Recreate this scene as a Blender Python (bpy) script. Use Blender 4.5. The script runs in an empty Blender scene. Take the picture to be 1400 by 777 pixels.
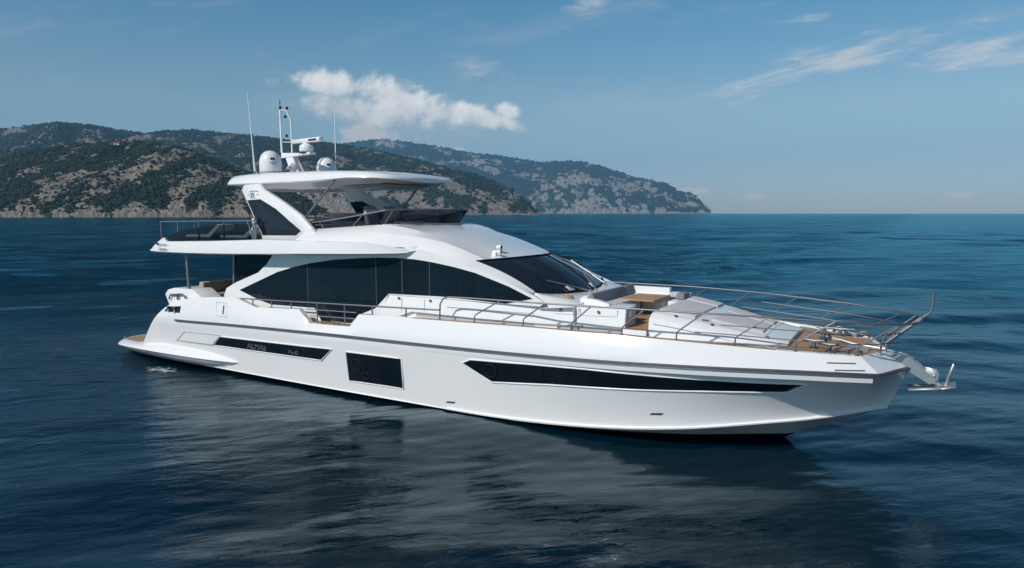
import bpy, bmesh, math, random
import numpy as np
from mathutils import Vector, Matrix
random.seed(7); rng = np.random.default_rng(11)
R = math.radians
sc = bpy.context.scene
COL = sc.collection

# ------------------------------------------------------------------ camera, sky, sun, exposure
# World frame: X runs along the yacht towards her bow, Y to her port side, Z up, water at z = 0.
HEAD = R(30.8)
RIGHT = np.array([math.cos(HEAD), math.sin(HEAD), 0.0])
AHEAD = np.array([-math.sin(HEAD), math.cos(HEAD), 0.0])
CAMP = np.array([24.478, -16.922, 5.3])
PITCH = 0.1038
cd = bpy.data.cameras.new('camera'); cam = bpy.data.objects.new('camera', cd); COL.objects.link(cam)
cd.sensor_width = 36.0; cd.lens = 24.0; cd.clip_start = 0.1; cd.clip_end = 60000
fwd = AHEAD * math.cos(PITCH) + np.array([0, 0, -math.sin(PITCH)])
up = np.cross(RIGHT, fwd)
cam.matrix_world = Matrix(((RIGHT[0], up[0], -fwd[0], CAMP[0]), (RIGHT[1], up[1], -fwd[1], CAMP[1]),
                           (RIGHT[2], up[2], -fwd[2], CAMP[2]), (0, 0, 0, 1)))
sc.camera = cam
SUN_EL = R(39); SUN_XY = (-0.26, -0.966)
sl = bpy.data.lights.new('sun', 'SUN'); sl.energy = 4.1; sl.angle = R(0.53); sl.color = (1.0, 0.955, 0.90)
sun = bpy.data.objects.new('sun', sl); COL.objects.link(sun); sun.location = (0, -40, 60)
sdir = Vector((SUN_XY[0] * math.cos(SUN_EL), SUN_XY[1] * math.cos(SUN_EL), math.sin(SUN_EL)))
sun.rotation_euler = sdir.to_track_quat('Z', 'Y').to_euler()
sc.view_settings.view_transform = 'Standard'; sc.view_settings.look = 'None'
sc.view_settings.exposure = -0.08; sc.view_settings.gamma = 1.0; sc.view_settings.use_curve_mapping = False
sc.cycles.use_denoising = True
sc.cycles.max_bounces = 10; sc.cycles.volume_bounces = 0; sc.cycles.transparent_max_bounces = 16
sc.cycles.sample_clamp_indirect = 10.0

W = bpy.data.worlds.new('World'); sc.world = W; W.use_nodes = True

class NT:
    """small node-tree builder"""
    def __init__(s, tree): s.t = tree; s.n = tree.nodes; s.l = tree.links
    def new(s, typ, **kw):
        n = s.n.new(typ)
        for k, v in kw.items(): setattr(n, k, v)
        return n
    def inp(s, sock, v):
        if hasattr(v, 'is_output') or isinstance(v, bpy.types.NodeSocket): s.l.new(v, sock)
        elif v is not None: sock.default_value = v
    def math(s, op, a, b=None, c=None, clamp=False):
        n = s.new('ShaderNodeMath', operation=op); n.use_clamp = clamp
        for i, v in enumerate((a, b, c)):
            if v is not None: s.inp(n.inputs[i], v)
        return n.outputs[0]
    def vmath(s, op, a, b=None, scale=None):
        n = s.new('ShaderNodeVectorMath', operation=op)
        s.inp(n.inputs[0], a)
        if b is not None: s.inp(n.inputs[1], b)
        if scale is not None: s.inp(n.inputs[3], scale)
        return n.outputs['Value'] if op in ('DOT_PRODUCT', 'LENGTH') else n.outputs[0]
    def comb(s, x, y, z):
        n = s.new('ShaderNodeCombineXYZ'); s.inp(n.inputs[0], x); s.inp(n.inputs[1], y); s.inp(n.inputs[2], z); return n.outputs[0]
    def sep(s, v):
        n = s.new('ShaderNodeSeparateXYZ'); s.inp(n.inputs[0], v); return n.outputs
    def noise(s, vec, scale, detail=4, rough=.5, dist=0., dims='3D'):
        n = s.new('ShaderNodeTexNoise', noise_dimensions=dims); s.inp(n.inputs['Vector'], vec)
        n.inputs['Scale'].default_value = scale; n.inputs['Detail'].default_value = detail
        n.inputs['Roughness'].default_value = rough; n.inputs['Distortion'].default_value = dist
        return n.outputs[0]
    def mapr(s, v, a, b, c=0., d=1., smooth=False):
        n = s.new('ShaderNodeMapRange'); n.interpolation_type = 'SMOOTHSTEP' if smooth else 'LINEAR'
        for i, x in enumerate((v, a, b, c, d)): s.inp(n.inputs[i], x)
        return n.outputs[0]
    def mix(s, f, a, b):
        n = s.new('ShaderNodeMix', data_type='RGBA'); s.inp(n.inputs[0], f)
        for i, v in ((6, a), (7, b)):
            s.inp(n.inputs[i], (*v, 1.) if isinstance(v, tuple) and len(v) == 3 else v)
        return n.outputs[2]

def sky_world():
    k = NT(W.node_tree); k.n.clear()
    out = k.new('ShaderNodeOutputWorld'); bg = k.new('ShaderNodeBackground')
    sky = k.new('ShaderNodeTexSky'); sky.sky_type = 'NISHITA'; sky.sun_disc = False
    sky.sun_elevation = SUN_EL; sky.sun_rotation = math.atan2(SUN_XY[0], SUN_XY[1])
    sky.altitude = 0; sky.air_density = 1.0; sky.dust_density = 0.1; sky.ozone_density = 3.0
    tc = k.new('ShaderNodeTexCoord'); g = tc.outputs['Generated']
    # sky chart: azimuth tangent (u) and height tangent (v) about the seaward direction
    a = k.vmath('DOT_PRODUCT', g, tuple(AHEAD)); rr = k.vmath('DOT_PRODUCT', g, tuple(RIGHT)); z = k.sep(g)[2]
    am = k.math('MAXIMUM', a, 0.05)
    u = k.math('DIVIDE', rr, am); v = k.math('DIVIDE', z, am)
    uv = k.comb(u, v, 0.)
    front = k.mapr(a, .2, .4)
    def ell(cu, cv, ru, rv, ang):
        du = k.math('SUBTRACT', u, cu); dv = k.math('SUBTRACT', v, cv); c, s_ = math.cos(ang), math.sin(ang)
        x = k.math('DIVIDE', k.math('ADD', k.math('MULTIPLY', du, c), k.math('MULTIPLY', dv, s_)), ru)
        y = k.math('DIVIDE', k.math('SUBTRACT', k.math('MULTIPLY', dv, c), k.math('MULTIPLY', du, s_)), rv)
        d = k.math('SQRT', k.math('ADD', k.math('MULTIPLY', x, x), k.math('MULTIPLY', y, y)))
        return k.math('SUBTRACT', 1., d)
    def px(x): return (x - 700) / 938.
    def py(y): return (291.3 - y) / 925.
    warp = k.noise(uv, 14, 4, .55)
    # cumulus bank
    E_ = [ell(px(450), py(120), .080, .025, -.10), ell(px(560), py(145), .115, .036, -.33), ell(px(655), py(163), .082, .020, -.22), ell(px(693), py(157), .030, .015, -.1), ell(px(500), py(158), .13, .026, -.15)]
    m = E_[0]
    for e in E_[1:]: m = k.math('MAXIMUM', m, e)
    fb = k.noise(uv, 24, 9, .60, .35); fb2 = k.noise(k.vmath('ADD', uv, (-.012, .016, 0)), 24, 9, .60, .35)
    den = k.math('ADD', k.math('MULTIPLY', m, .95), k.math('MULTIPLY', k.math('SUBTRACT', fb, .5), 1.75))
    cum = k.mapr(den, .10, .62, 0., 1., True)
    relief = k.mapr(k.math('SUBTRACT', fb, fb2), -.16, .16)
    # wide grey skirt under the bank
    base = k.mapr(k.math('ADD', k.math('SUBTRACT', v, py(140)), k.math('MULTIPLY', k.math('SUBTRACT', u, px(540)), .26)), -.035, .03)
    lit = k.math('ADD', k.math('MULTIPLY', relief, .5), k.math('MULTIPLY', base, .55), None, True)
    skirt = k.mapr(k.math('ADD', ell(px(560), py(170), .24, .05, -.12), k.math('MULTIPLY', k.math('SUBTRACT', k.noise(uv, 9, 6, .6), .5), 1.8)), .1, .9, 0., .5, True)
    # small bank standing behind the ridge
    m2 = ell(px(500), py(190), .052, .022, 0.); m2 = k.math('MAXIMUM', m2, ell(px(628), py(207), .012, .005, 0.))
    m2 = k.math('MAXIMUM', m2, ell(px(1030), py(269), .022, .006, 0.)); m2 = k.math('MAXIMUM', m2, ell(px(1312), py(268), .02, .006, 0.))
    m2 = k.math('MAXIMUM', m2, ell(px(950), py(262), .03, .006, 0.))
    low = k.mapr(k.math('ADD', k.math('MULTIPLY', m2, .9), k.math('MULTIPLY', k.math('SUBTRACT', k.noise(uv, 40, 6, .55), .5), 1.2)), .05, .38, 0., .9, True)
    # cirrus, combed along a slant
    def streak(ang, sx, sy, off):
        c, s_ = math.cos(ang), math.sin(ang)
        x = k.math('ADD', k.math('MULTIPLY', u, c * sx), k.math('MULTIPLY', v, s_ * sx)); y = k.math('SUBTRACT', k.math('MULTIPLY', v, c * sy), k.math('MULTIPLY', u, s_ * sy))
        wv = k.vmath('ADD', k.comb(x, y, off), k.vmath('SCALE', k.comb(warp, warp, 0.), None, .5))
        return k.noise(wv, 1., 7, .62, .3)
    c1 = k.math('ADD', k.math('MAXIMUM', ell(px(1140), py(90), .23, .036, .24), ell(px(1340), py(82), .17, .035, .12)), k.math('MULTIPLY', k.math('SUBTRACT', streak(.22, 9, 60, 3.), .5), 2.6))
    c1 = k.mapr(c1, .20, 1.15, 0., .66, True)
    c2 = k.math('ADD', k.math('MAXIMUM', ell(px(810), py(18), .09, .04, -.1), k.math('MAXIMUM', ell(px(650), py(105), .08, .04, -.1), ell(px(1080), py(40), .10, .012, .12))), k.math('MULTIPLY', k.math('SUBTRACT', streak(.02, 14, 52, 9.), .5), 2.8))
    c2 = k.mapr(c2, .45, 1.4, 0., .5, True)
    c3 = k.mapr(streak(.1, 3, 16, 21.), .52, .80, 0., .22, True)
    # colours
    hs = k.new('ShaderNodeHueSaturation'); k.inp(hs.inputs['Color'], sky.outputs[0]); hs.inputs['Saturation'].default_value = SKY_SAT
    col = k.new('ShaderNodeMix', data_type='RGBA', blend_type='MULTIPLY'); col.inputs[0].default_value = 1.
    k.inp(col.inputs[6], hs.outputs[0]); col.inputs[7].default_value = (*SKY_TINT, 1)
    # thin summer haze low down, a deeper blue overhead
    rp = k.new('ShaderNodeValToRGB'); cr = rp.color_ramp; k.inp(rp.inputs[0], z)
    for i, (p_, t_) in enumerate(((.0, (.80, .66, .82)), (.03, (.98, .76, .88)), (.145, (1.66, 1.12, .90)), (.28, (1.10, 1.10, .98)), (.55, (.42, .48, .50)), (1., (.34, .40, .44)))):
        e = cr.elements[i] if i < 2 else cr.elements.new(p_)
        e.position = p_; e.color = (*[x / 1.8 for x in t_], 1)
    c2m = k.new('ShaderNodeMix', data_type='RGBA', blend_type='MULTIPLY'); c2m.inputs[0].default_value = 1.
    k.inp(c2m.inputs[6], col.outputs[2]); k.inp(c2m.inputs[7], k.vmath('SCALE', rp.outputs[0], None, 1.8))
    c = c2m.outputs[2]
    def over(c, f, colr):
        return k.mix(k.math('MULTIPLY', f, front, None, True), c, colr)
    WH = CLOUD
    c = over(c, c3, tuple(x * .62 for x in WH)); c = over(c, c2, tuple(x * .72 for x in WH)); c = over(c, c1, tuple(x * .74 for x in WH))
    c = over(c, skirt, (WH[0] * .46, WH[1] * .53, WH[2] * .58)); c = over(c, low, (WH[0] * .66, WH[1] * .65, WH[2] * .65))
    cc = k.mix(lit, (WH[0] * .52, WH[1] * .57, WH[2] * .62), WH)
    c = over(c, cum, cc)
    k.inp(bg.inputs[0], c); bg.inputs[1].default_value = SKY_STR
    k.l.new(bg.outputs[0], out.inputs[0])
SKY_STR = 0.10; SKY_SAT = 1.05; SKY_TINT = (.62, .92, 1.02); CLOUD = (10.6, 10.5, 10.4)
sky_world()

# ------------------------------------------------------------------ materials
def mat(name, base=(.8, .8, .8), rough=.4, metal=0., coat=0., spec=.5, var=0., vscale=6., bump=0., bscale=40., ior=1.5):
    m = bpy.data.materials.new(name); m.use_nodes = True; k = NT(m.node_tree); b = k.n['Principled BSDF']
    b.inputs['Base Color'].default_value = (*base, 1); b.inputs['Roughness'].default_value = rough
    b.inputs['Metallic'].default_value = metal; b.inputs['Coat Weight'].default_value = coat
    b.inputs['Coat Roughness'].default_value = .04; b.inputs['Specular IOR Level'].default_value = spec; b.inputs['IOR'].default_value = ior
    tc = k.new('ShaderNodeTexCoord').outputs['Object']
    if var:
        f = k.noise(tc, vscale, 5, .6)
        c = k.mix(k.mapr(f, .3, .7), tuple(x * (1 - var) for x in base), tuple(min(1, x * (1 + var)) for x in base)); k.inp(b.inputs['Base Color'], c)
    if bump:
        bn = k.new('ShaderNodeBump'); bn.inputs['Strength'].default_value = bump; bn.inputs['Distance'].default_value = .02
        k.inp(bn.inputs['Height'], k.noise(tc, bscale, 4, .6)); k.l.new(bn.outputs[0], b.inputs['Normal'])
    return m, k, b
M = {}
M['white'] = mat('white_gelcoat', (.80, .80, .795), .22, coat=.6, var=.012, vscale=1.5)[0]
M['deckwhite'] = mat('white_nonskid_deck', (.70, .70, .70), .55, var=.03, vscale=8, bump=.15, bscale=160)[0]
M['grey'] = mat('pale_grey_paint_and_shade', (.40, .40, .42), .4, var=.04)[0]  # grey fittings; also the shade colour on coaming and island faces
M['taupe'] = mat('taupe_lining', (.30, .27, .26), .6, var=.06)[0]
M['steel'] = mat('polished_steel', (.24, .24, .26), .56, metal=.9, var=.05)[0]
M['galv'] = mat('anchor_steel', (.42, .44, .45), .38, metal=.75, var=.12, vscale=14)[0]
M['chrome'] = mat('dark_chrome', (.17, .17, .19), .56, metal=.9, var=.1)[0]
M['black'] = mat('black_rubber', (.012, .012, .014), .7, spec=.15, var=.1)[0]
M['cushion'] = mat('grey_cushion_cloth', (.20, .21, .24), .9, var=.08, vscale=20, bump=.3, bscale=220)[0]
M['cushlite'] = mat('pale_cushion_cloth', (.52, .52, .53), .9, var=.05, vscale=16, bump=.3, bscale=220)[0]
M['tan'] = mat('tan_cushion_cloth', (.36, .29, .22), .9, var=.12, vscale=9, bump=.3, bscale=200)[0]
M['wood'] = mat('varnished_wood', (.30, .15, .06), .35, coat=.3, var=.3, vscale=5)[0]
M['letter'] = mat('dark_lettering', (.03, .035, .05), .3)[0]
M['faint'] = mat('faint_lettering', (.10, .13, .15), .3)[0]
M['seam'] = mat('pane_joint', (.035, .045, .055), .5)[0]
M['redroof'] = mat('terracotta_roof', (.38, .15, .09), .8, var=.2, vscale=.6)[0]
M['plaster'] = mat('ochre_plaster', (.50, .38, .28), .9, var=.1, vscale=.3)[0]

def glass_mat(name, base, stripes=False):
    m, k, b = mat(name, base, .045, spec=.5)
    tc = k.new('ShaderNodeTexCoord').outputs['Object']
    if stripes:   # drawn blinds and curtain folds behind the tinted pane
        x, y, z = k.sep(tc)
        bl = k.math('SINE', k.math('MULTIPLY', z, 118.)); cu = k.noise(k.comb(k.math('MULTIPLY', x, 3.2), 0., 0.), 1., 3)
        room = k.noise(k.comb(k.math('MULTIPLY', x, .8), y, k.math('MULTIPLY', z, .5)), 1.1, 2)
        f = k.math('ADD', k.math('MULTIPLY', k.math('MULTIPLY', k.mapr(bl, -.3, .9), k.math('MULTIPLY', k.mapr(x, 8.5, 8.6), k.mapr(x, 11.3, 11.2))), .30), k.math('MULTIPLY', k.math('ADD', cu, k.math('MULTIPLY', room, .8)), .45))
        k.inp(b.inputs['Base Color'], k.mix(f, tuple(v * .25 for v in base), tuple(v * 3.6 for v in base)))
    bn = k.new('ShaderNodeBump'); bn.inputs['Strength'].default_value = .04; bn.inputs['Distance'].default_value = .05
    k.inp(bn.inputs['Height'], k.noise(tc, 1.4, 2)); k.l.new(bn.outputs[0], b.inputs['Normal'])
    return m
M['glass'] = glass_mat('tinted_glass', (.004, .0075, .011), True)
M['hullglass'] = glass_mat('hull_window_glass', (.004, .007, .010), True)
M['wsglass'] = glass_mat('windshield_glass', (.012, .016, .026))

def smoked():
    m = bpy.data.materials.new('smoked_glass'); m.use_nodes = True; k = NT(m.node_tree); k.n.clear()
    o = k.new('ShaderNodeOutputMaterial'); t = k.new('ShaderNodeBsdfTransparent'); t.inputs[0].default_value = (.16, .18, .21, 1)
    g = k.new('ShaderNodeBsdfGlossy'); g.inputs[1].default_value = .04; g.inputs[0].default_value = (.9, .9, .9, 1)
    fr = k.new('ShaderNodeFresnel'); fr.inputs[0].default_value = 1.45
    mx = k.new('ShaderNodeMixShader'); k.l.new(fr.outputs[0], mx.inputs[0]); k.l.new(t.outputs[0], mx.inputs[1]); k.l.new(g.outputs[0], mx.inputs[2])
    k.l.new(mx.outputs[0], o.inputs[0]); return m
M['smoked'] = smoked()

def teak_mat():
    m, k, b = mat('teak_planking', (.3, .18, .1), .65)
    tc = k.new('ShaderNodeTexCoord').outputs['Object']; x, y, z = k.sep(tc)
    pl = k.math('FRACT', k.math('MULTIPLY', y, 14.)); seam = k.math('LESS_THAN', pl, .10)
    idx = k.math('FLOOR', k.math('MULTIPLY', y, 14.))
    gr = k.noise(k.comb(k.math('MULTIPLY', x, 2.), k.math('MULTIPLY', y, 40.), idx), 1., 5, .6)
    c = k.mix(k.mapr(gr, .3, .7), (.30, .175, .09), (.48, .31, .175)); c = k.mix(k.math('MULTIPLY', seam, .8), c, (.05, .04, .035))
    k.inp(b.inputs['Base Color'], c); return m
M['teak'] = teak_mat()

def hull_mat():   # white topsides, black antifouling paint under the water line
    m, k, b = mat('hull_paint', (.80, .80, .795), .2, coat=.8)
    tc = k.new('ShaderNodeTexCoord').outputs['Object']; x, y, z = k.sep(tc)
    f = k.math('LESS_THAN', z, .155)
    w = k.mix(k.mapr(k.noise(tc, 1.3, 4), .3, .7), (.79, .79, .785), (.81, .81, .805))
    k.inp(b.inputs['Base Color'], k.mix(f, w, (.012, .012, .014))); return m
M['hull'] = hull_mat()

# ------------------------------------------------------------------ mesh helpers
class MB:
    def __init__(s): s.v = []; s.f = []
    def add(s, vs, fs):
        o = len(s.v); s.v += [tuple(map(float, p)) for p in vs]; s.f += [tuple(i + o for i in f) for f in fs]; return s
    def box(s, lo, hi, mx=None):
        (a, b, c), (d, e, f) = lo, hi
        vs = [(a, b, c), (d, b, c), (d, e, c), (a, e, c), (a, b, f), (d, b, f), (d, e, f), (a, e, f)]
        if mx is not None: vs = [tuple(mx @ Vector(p)) for p in vs]
        return s.add(vs, [(0, 3, 2, 1), (4, 5, 6, 7), (0, 1, 5, 4), (1, 2, 6, 5), (2, 3, 7, 6), (3, 0, 4, 7)])
    def tube(s, path, r, n=8, cap=True):
        P = [Vector(p) for p in path]; rs = r if isinstance(r, (list, tuple)) else [r] * len(P)
        vs, fs = [], []; prev = None
        for i, p in enumerate(P):
            t = (P[min(i + 1, len(P) - 1)] - P[max(i - 1, 0)]).normalized()
            if prev is None:
                a = t.cross(Vector((0, 0, 1)));  a = a if a.length > 1e-3 else t.cross(Vector((0, 1, 0)))
            else: a = prev - t * prev.dot(t)
            a.normalize(); prev = a; b = t.cross(a)
            for j in range(n):
                q = 2 * math.pi * j / n; vs.append(p + (a * math.cos(q) + b * math.sin(q)) * rs[i])
        for i in range(len(P) - 1):
            for j in range(n):
                fs.append((i * n + j, i * n + (j + 1) % n, (i + 1) * n + (j + 1) % n, (i + 1) * n + j))
        if cap: fs += [tuple(range(n - 1, -1, -1)), tuple(range((len(P) - 1) * n, len(P) * n))]
        return s.add(vs, fs)
    def lathe(s, prof, c=(0, 0, 0), n=24, axis='Z'):
        vs, fs = [], []; c = Vector(c)
        for (r, h) in prof:
            for j in range(n):
                q = 2 * math.pi * j / n; x, y = r * math.cos(q), r * math.sin(q)
                vs.append(c + (Vector((x, y, h)) if axis == 'Z' else Vector((h, x, y)) if axis == 'X' else Vector((x, h, y))))
        for i in range(len(prof) - 1):
            for j in range(n): fs.append((i * n + j, i * n + (j + 1) % n, (i + 1) * n + (j + 1) % n, (i + 1) * n + j))
        fs += [tuple(range(n)), tuple(range((len(prof) - 1) * n, len(prof) * n))]
        return s.add(vs, fs)
    def loft(s, secs, closed=False, caps=False):
        n = len(secs[0]); vs = [p for q in secs for p in q]; fs = []
        for i in range(len(secs) - 1):
            for j in range(n if closed else n - 1):
                fs.append((i * n + j, i * n + (j + 1) % n, (i + 1) * n + (j + 1) % n, (i + 1) * n + j))
        if caps: fs += [tuple(range(n)), tuple(range((len(secs) - 1) * n, len(secs) * n))]
        return s.add(vs, fs)
    def prism(s, poly, off):   # planar polygon extruded by a vector
        n = len(poly); o = Vector(off); vs = [Vector(p) for p in poly] + [Vector(p) + o for p in poly]
        return s.add(vs, [tuple(range(n)), tuple(range(2 * n - 1, n - 1, -1))] + [(i, i + n, (i + 1) % n + n, (i + 1) % n) for i in range(n)])
    def build(s, name, m, parent=None, bevel=0., seg=2, sharp=34, subd=0):
        me = bpy.data.meshes.new(name); me.from_pydata(s.v, [], s.f); bm = bmesh.new(); bm.from_mesh(me)
        bmesh.ops.remove_doubles(bm, verts=bm.verts, dist=1e-5); bmesh.ops.recalc_face_normals(bm, faces=bm.faces)
        if bevel:
            es = [e for e in bm.edges if e.is_manifold and e.calc_face_angle(0) > R(28)]
            bmesh.ops.bevel(bm, geom=es, offset=bevel, segments=seg, profile=.6, affect='EDGES', clamp_overlap=True)
        for f in bm.faces: f.smooth = True
        for e in bm.edges:
            if e.is_manifold and e.calc_face_angle(0) > R(sharp if not bevel else 50): e.smooth = False
        bm.to_mesh(me); bm.free()
        me.materials.append(M[m] if isinstance(m, str) else m)
        o = bpy.data.objects.new(name, me); COL.objects.link(o)
        if parent: o.parent = parent
        if subd:
            sm = o.modifiers.new('sub', 'SUBSURF'); sm.levels = sm.render_levels = subd
        return o
TWIN = {}
def part(name, m, parent, fn, **kw):
    b = MB(); fn(b); pp = list(range(len(b.v)))
    def find(i):
        while pp[i] != i: pp[i] = pp[pp[i]]; i = pp[i]
        return i
    for f in b.f:
        for j in f[1:]: pp[find(f[0])] = find(j)
    lo, hi = {}, {}
    for i, v in enumerate(b.v): r = find(i); lo[r] = min(lo.get(r, 9e9), v[1]); hi[r] = max(hi.get(r, -9e9), v[1])
    sb = [r for r in lo if hi[r] < -.02]; pt = [r for r in lo if lo[r] > .02]
    own = parent is not None and parent.name.startswith('motor_yacht') or parent in TWIN or (parent is not None and parent.parent is not None and parent.parent.name.startswith('motor_yacht'))
    if own and sb and pt and len(sb) + len(pt) == len(lo) and len(sb) == len(pt):   # a port and a starboard piece: one object each
        res = []
        for keep in (set(sb), set(pt)):
            q = MB(); mp = {}
            for f in b.f:
                if find(f[0]) in keep:
                    for i in f:
                        if i not in mp: mp[i] = len(q.v); q.v.append(b.v[i])
                    q.f.append(tuple(mp[i] for i in f))
            res.append(q.build(name, m, TWIN.get(parent, parent) if res else parent, **kw))
        TWIN[res[0]] = res[1]; return res[0]
    o = b.build(name, m, parent, **kw)
    if parent in TWIN and pt and not sb: o.parent = TWIN[parent]
    return o
def tag(o, label, cat, group=None):
    o['label'] = label; o['category'] = cat
    if group: o['group'] = group
    return o
def thing(name, label, cat, loc=(0, 0, 0), group=None):
    o = bpy.data.objects.new(name, None); COL.objects.link(o); o.location = loc; o.empty_display_size = .3
    return tag(o, label, cat, group)
def struct(o, kind='structure'): o['kind'] = kind; return o
def I(*pts):
    xs = [p[0] for p in pts]; ys = [p[1] for p in pts]; return lambda x: float(np.interp(x, xs, ys))
def S(*pts):   # smooth curve (Catmull-Rom) through points
    xs = np.array([p[0] for p in pts]); ys = np.array([p[1] for p in pts])
    m = np.gradient(ys, xs)
    def f(x):
        x = min(max(x, xs[0]), xs[-1]); i = int(min(max(np.searchsorted(xs, x) - 1, 0), len(xs) - 2)); h = xs[i + 1] - xs[i]; t = (x - xs[i]) / h
        return float((2*t**3-3*t*t+1)*ys[i] + (t**3-2*t*t+t)*h*m[i] + (-2*t**3+3*t*t)*ys[i+1] + (t**3-t*t)*h*m[i+1])
    return f
def lin(a, b, n): return list(np.linspace(a, b, n))
def mir(p): return (p[0], -p[1], p[2])

# ------------------------------------------------------------------ the sea
FPX = 933.3 * 1.0054
def fbm2(x, y, seed, oct=5, gain=.5, lac=2.03):
    g = np.random.default_rng(seed); tot = np.zeros_like(x); a = 1.; nrm = 0.
    for o in range(oct):
        t = g.random((256, 256)); xi = np.floor(x).astype(int); yi = np.floor(y).astype(int); fx = x - xi; fy = y - yi
        fx = fx * fx * (3 - 2 * fx); fy = fy * fy * (3 - 2 * fy); x0, x1, y0, y1 = xi % 256, (xi + 1) % 256, yi % 256, (yi + 1) % 256
        tot += a * ((t[x0, y0] * (1 - fx) + t[x1, y0] * fx) * (1 - fy) + (t[x0, y1] * (1 - fx) + t[x1, y1] * fx) * fy)
        nrm += a; a *= gain; x = x * lac + 17.3; y = y * lac + 5.7
    return tot / nrm
def np_mesh(name, v, f, m, smooth=True, attr=None):
    me = bpy.data.meshes.new(name); nv, nf, k = len(v), len(f), f.shape[1]
    me.vertices.add(nv); me.vertices.foreach_set('co', np.ascontiguousarray(v, np.float32).ravel())
    me.loops.add(nf * k); me.loops.foreach_set('vertex_index', np.ascontiguousarray(f, np.int32).ravel())
    me.polygons.add(nf); me.polygons.foreach_set('loop_start', np.arange(0, nf * k, k, dtype=np.int32)); me.polygons.foreach_set('loop_total', np.full(nf, k, np.int32))
    me.update(calc_edges=True)
    if smooth: me.polygons.foreach_set('use_smooth', np.ones(nf, bool))
    if attr is not None:
        a = me.attributes.new('tone', 'FLOAT', 'POINT'); a.data.foreach_set('value', np.ascontiguousarray(attr, np.float32))
    me.materials.append(m); me.validate()
    o = bpy.data.objects.new(name, me); COL.objects.link(o); return o

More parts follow.
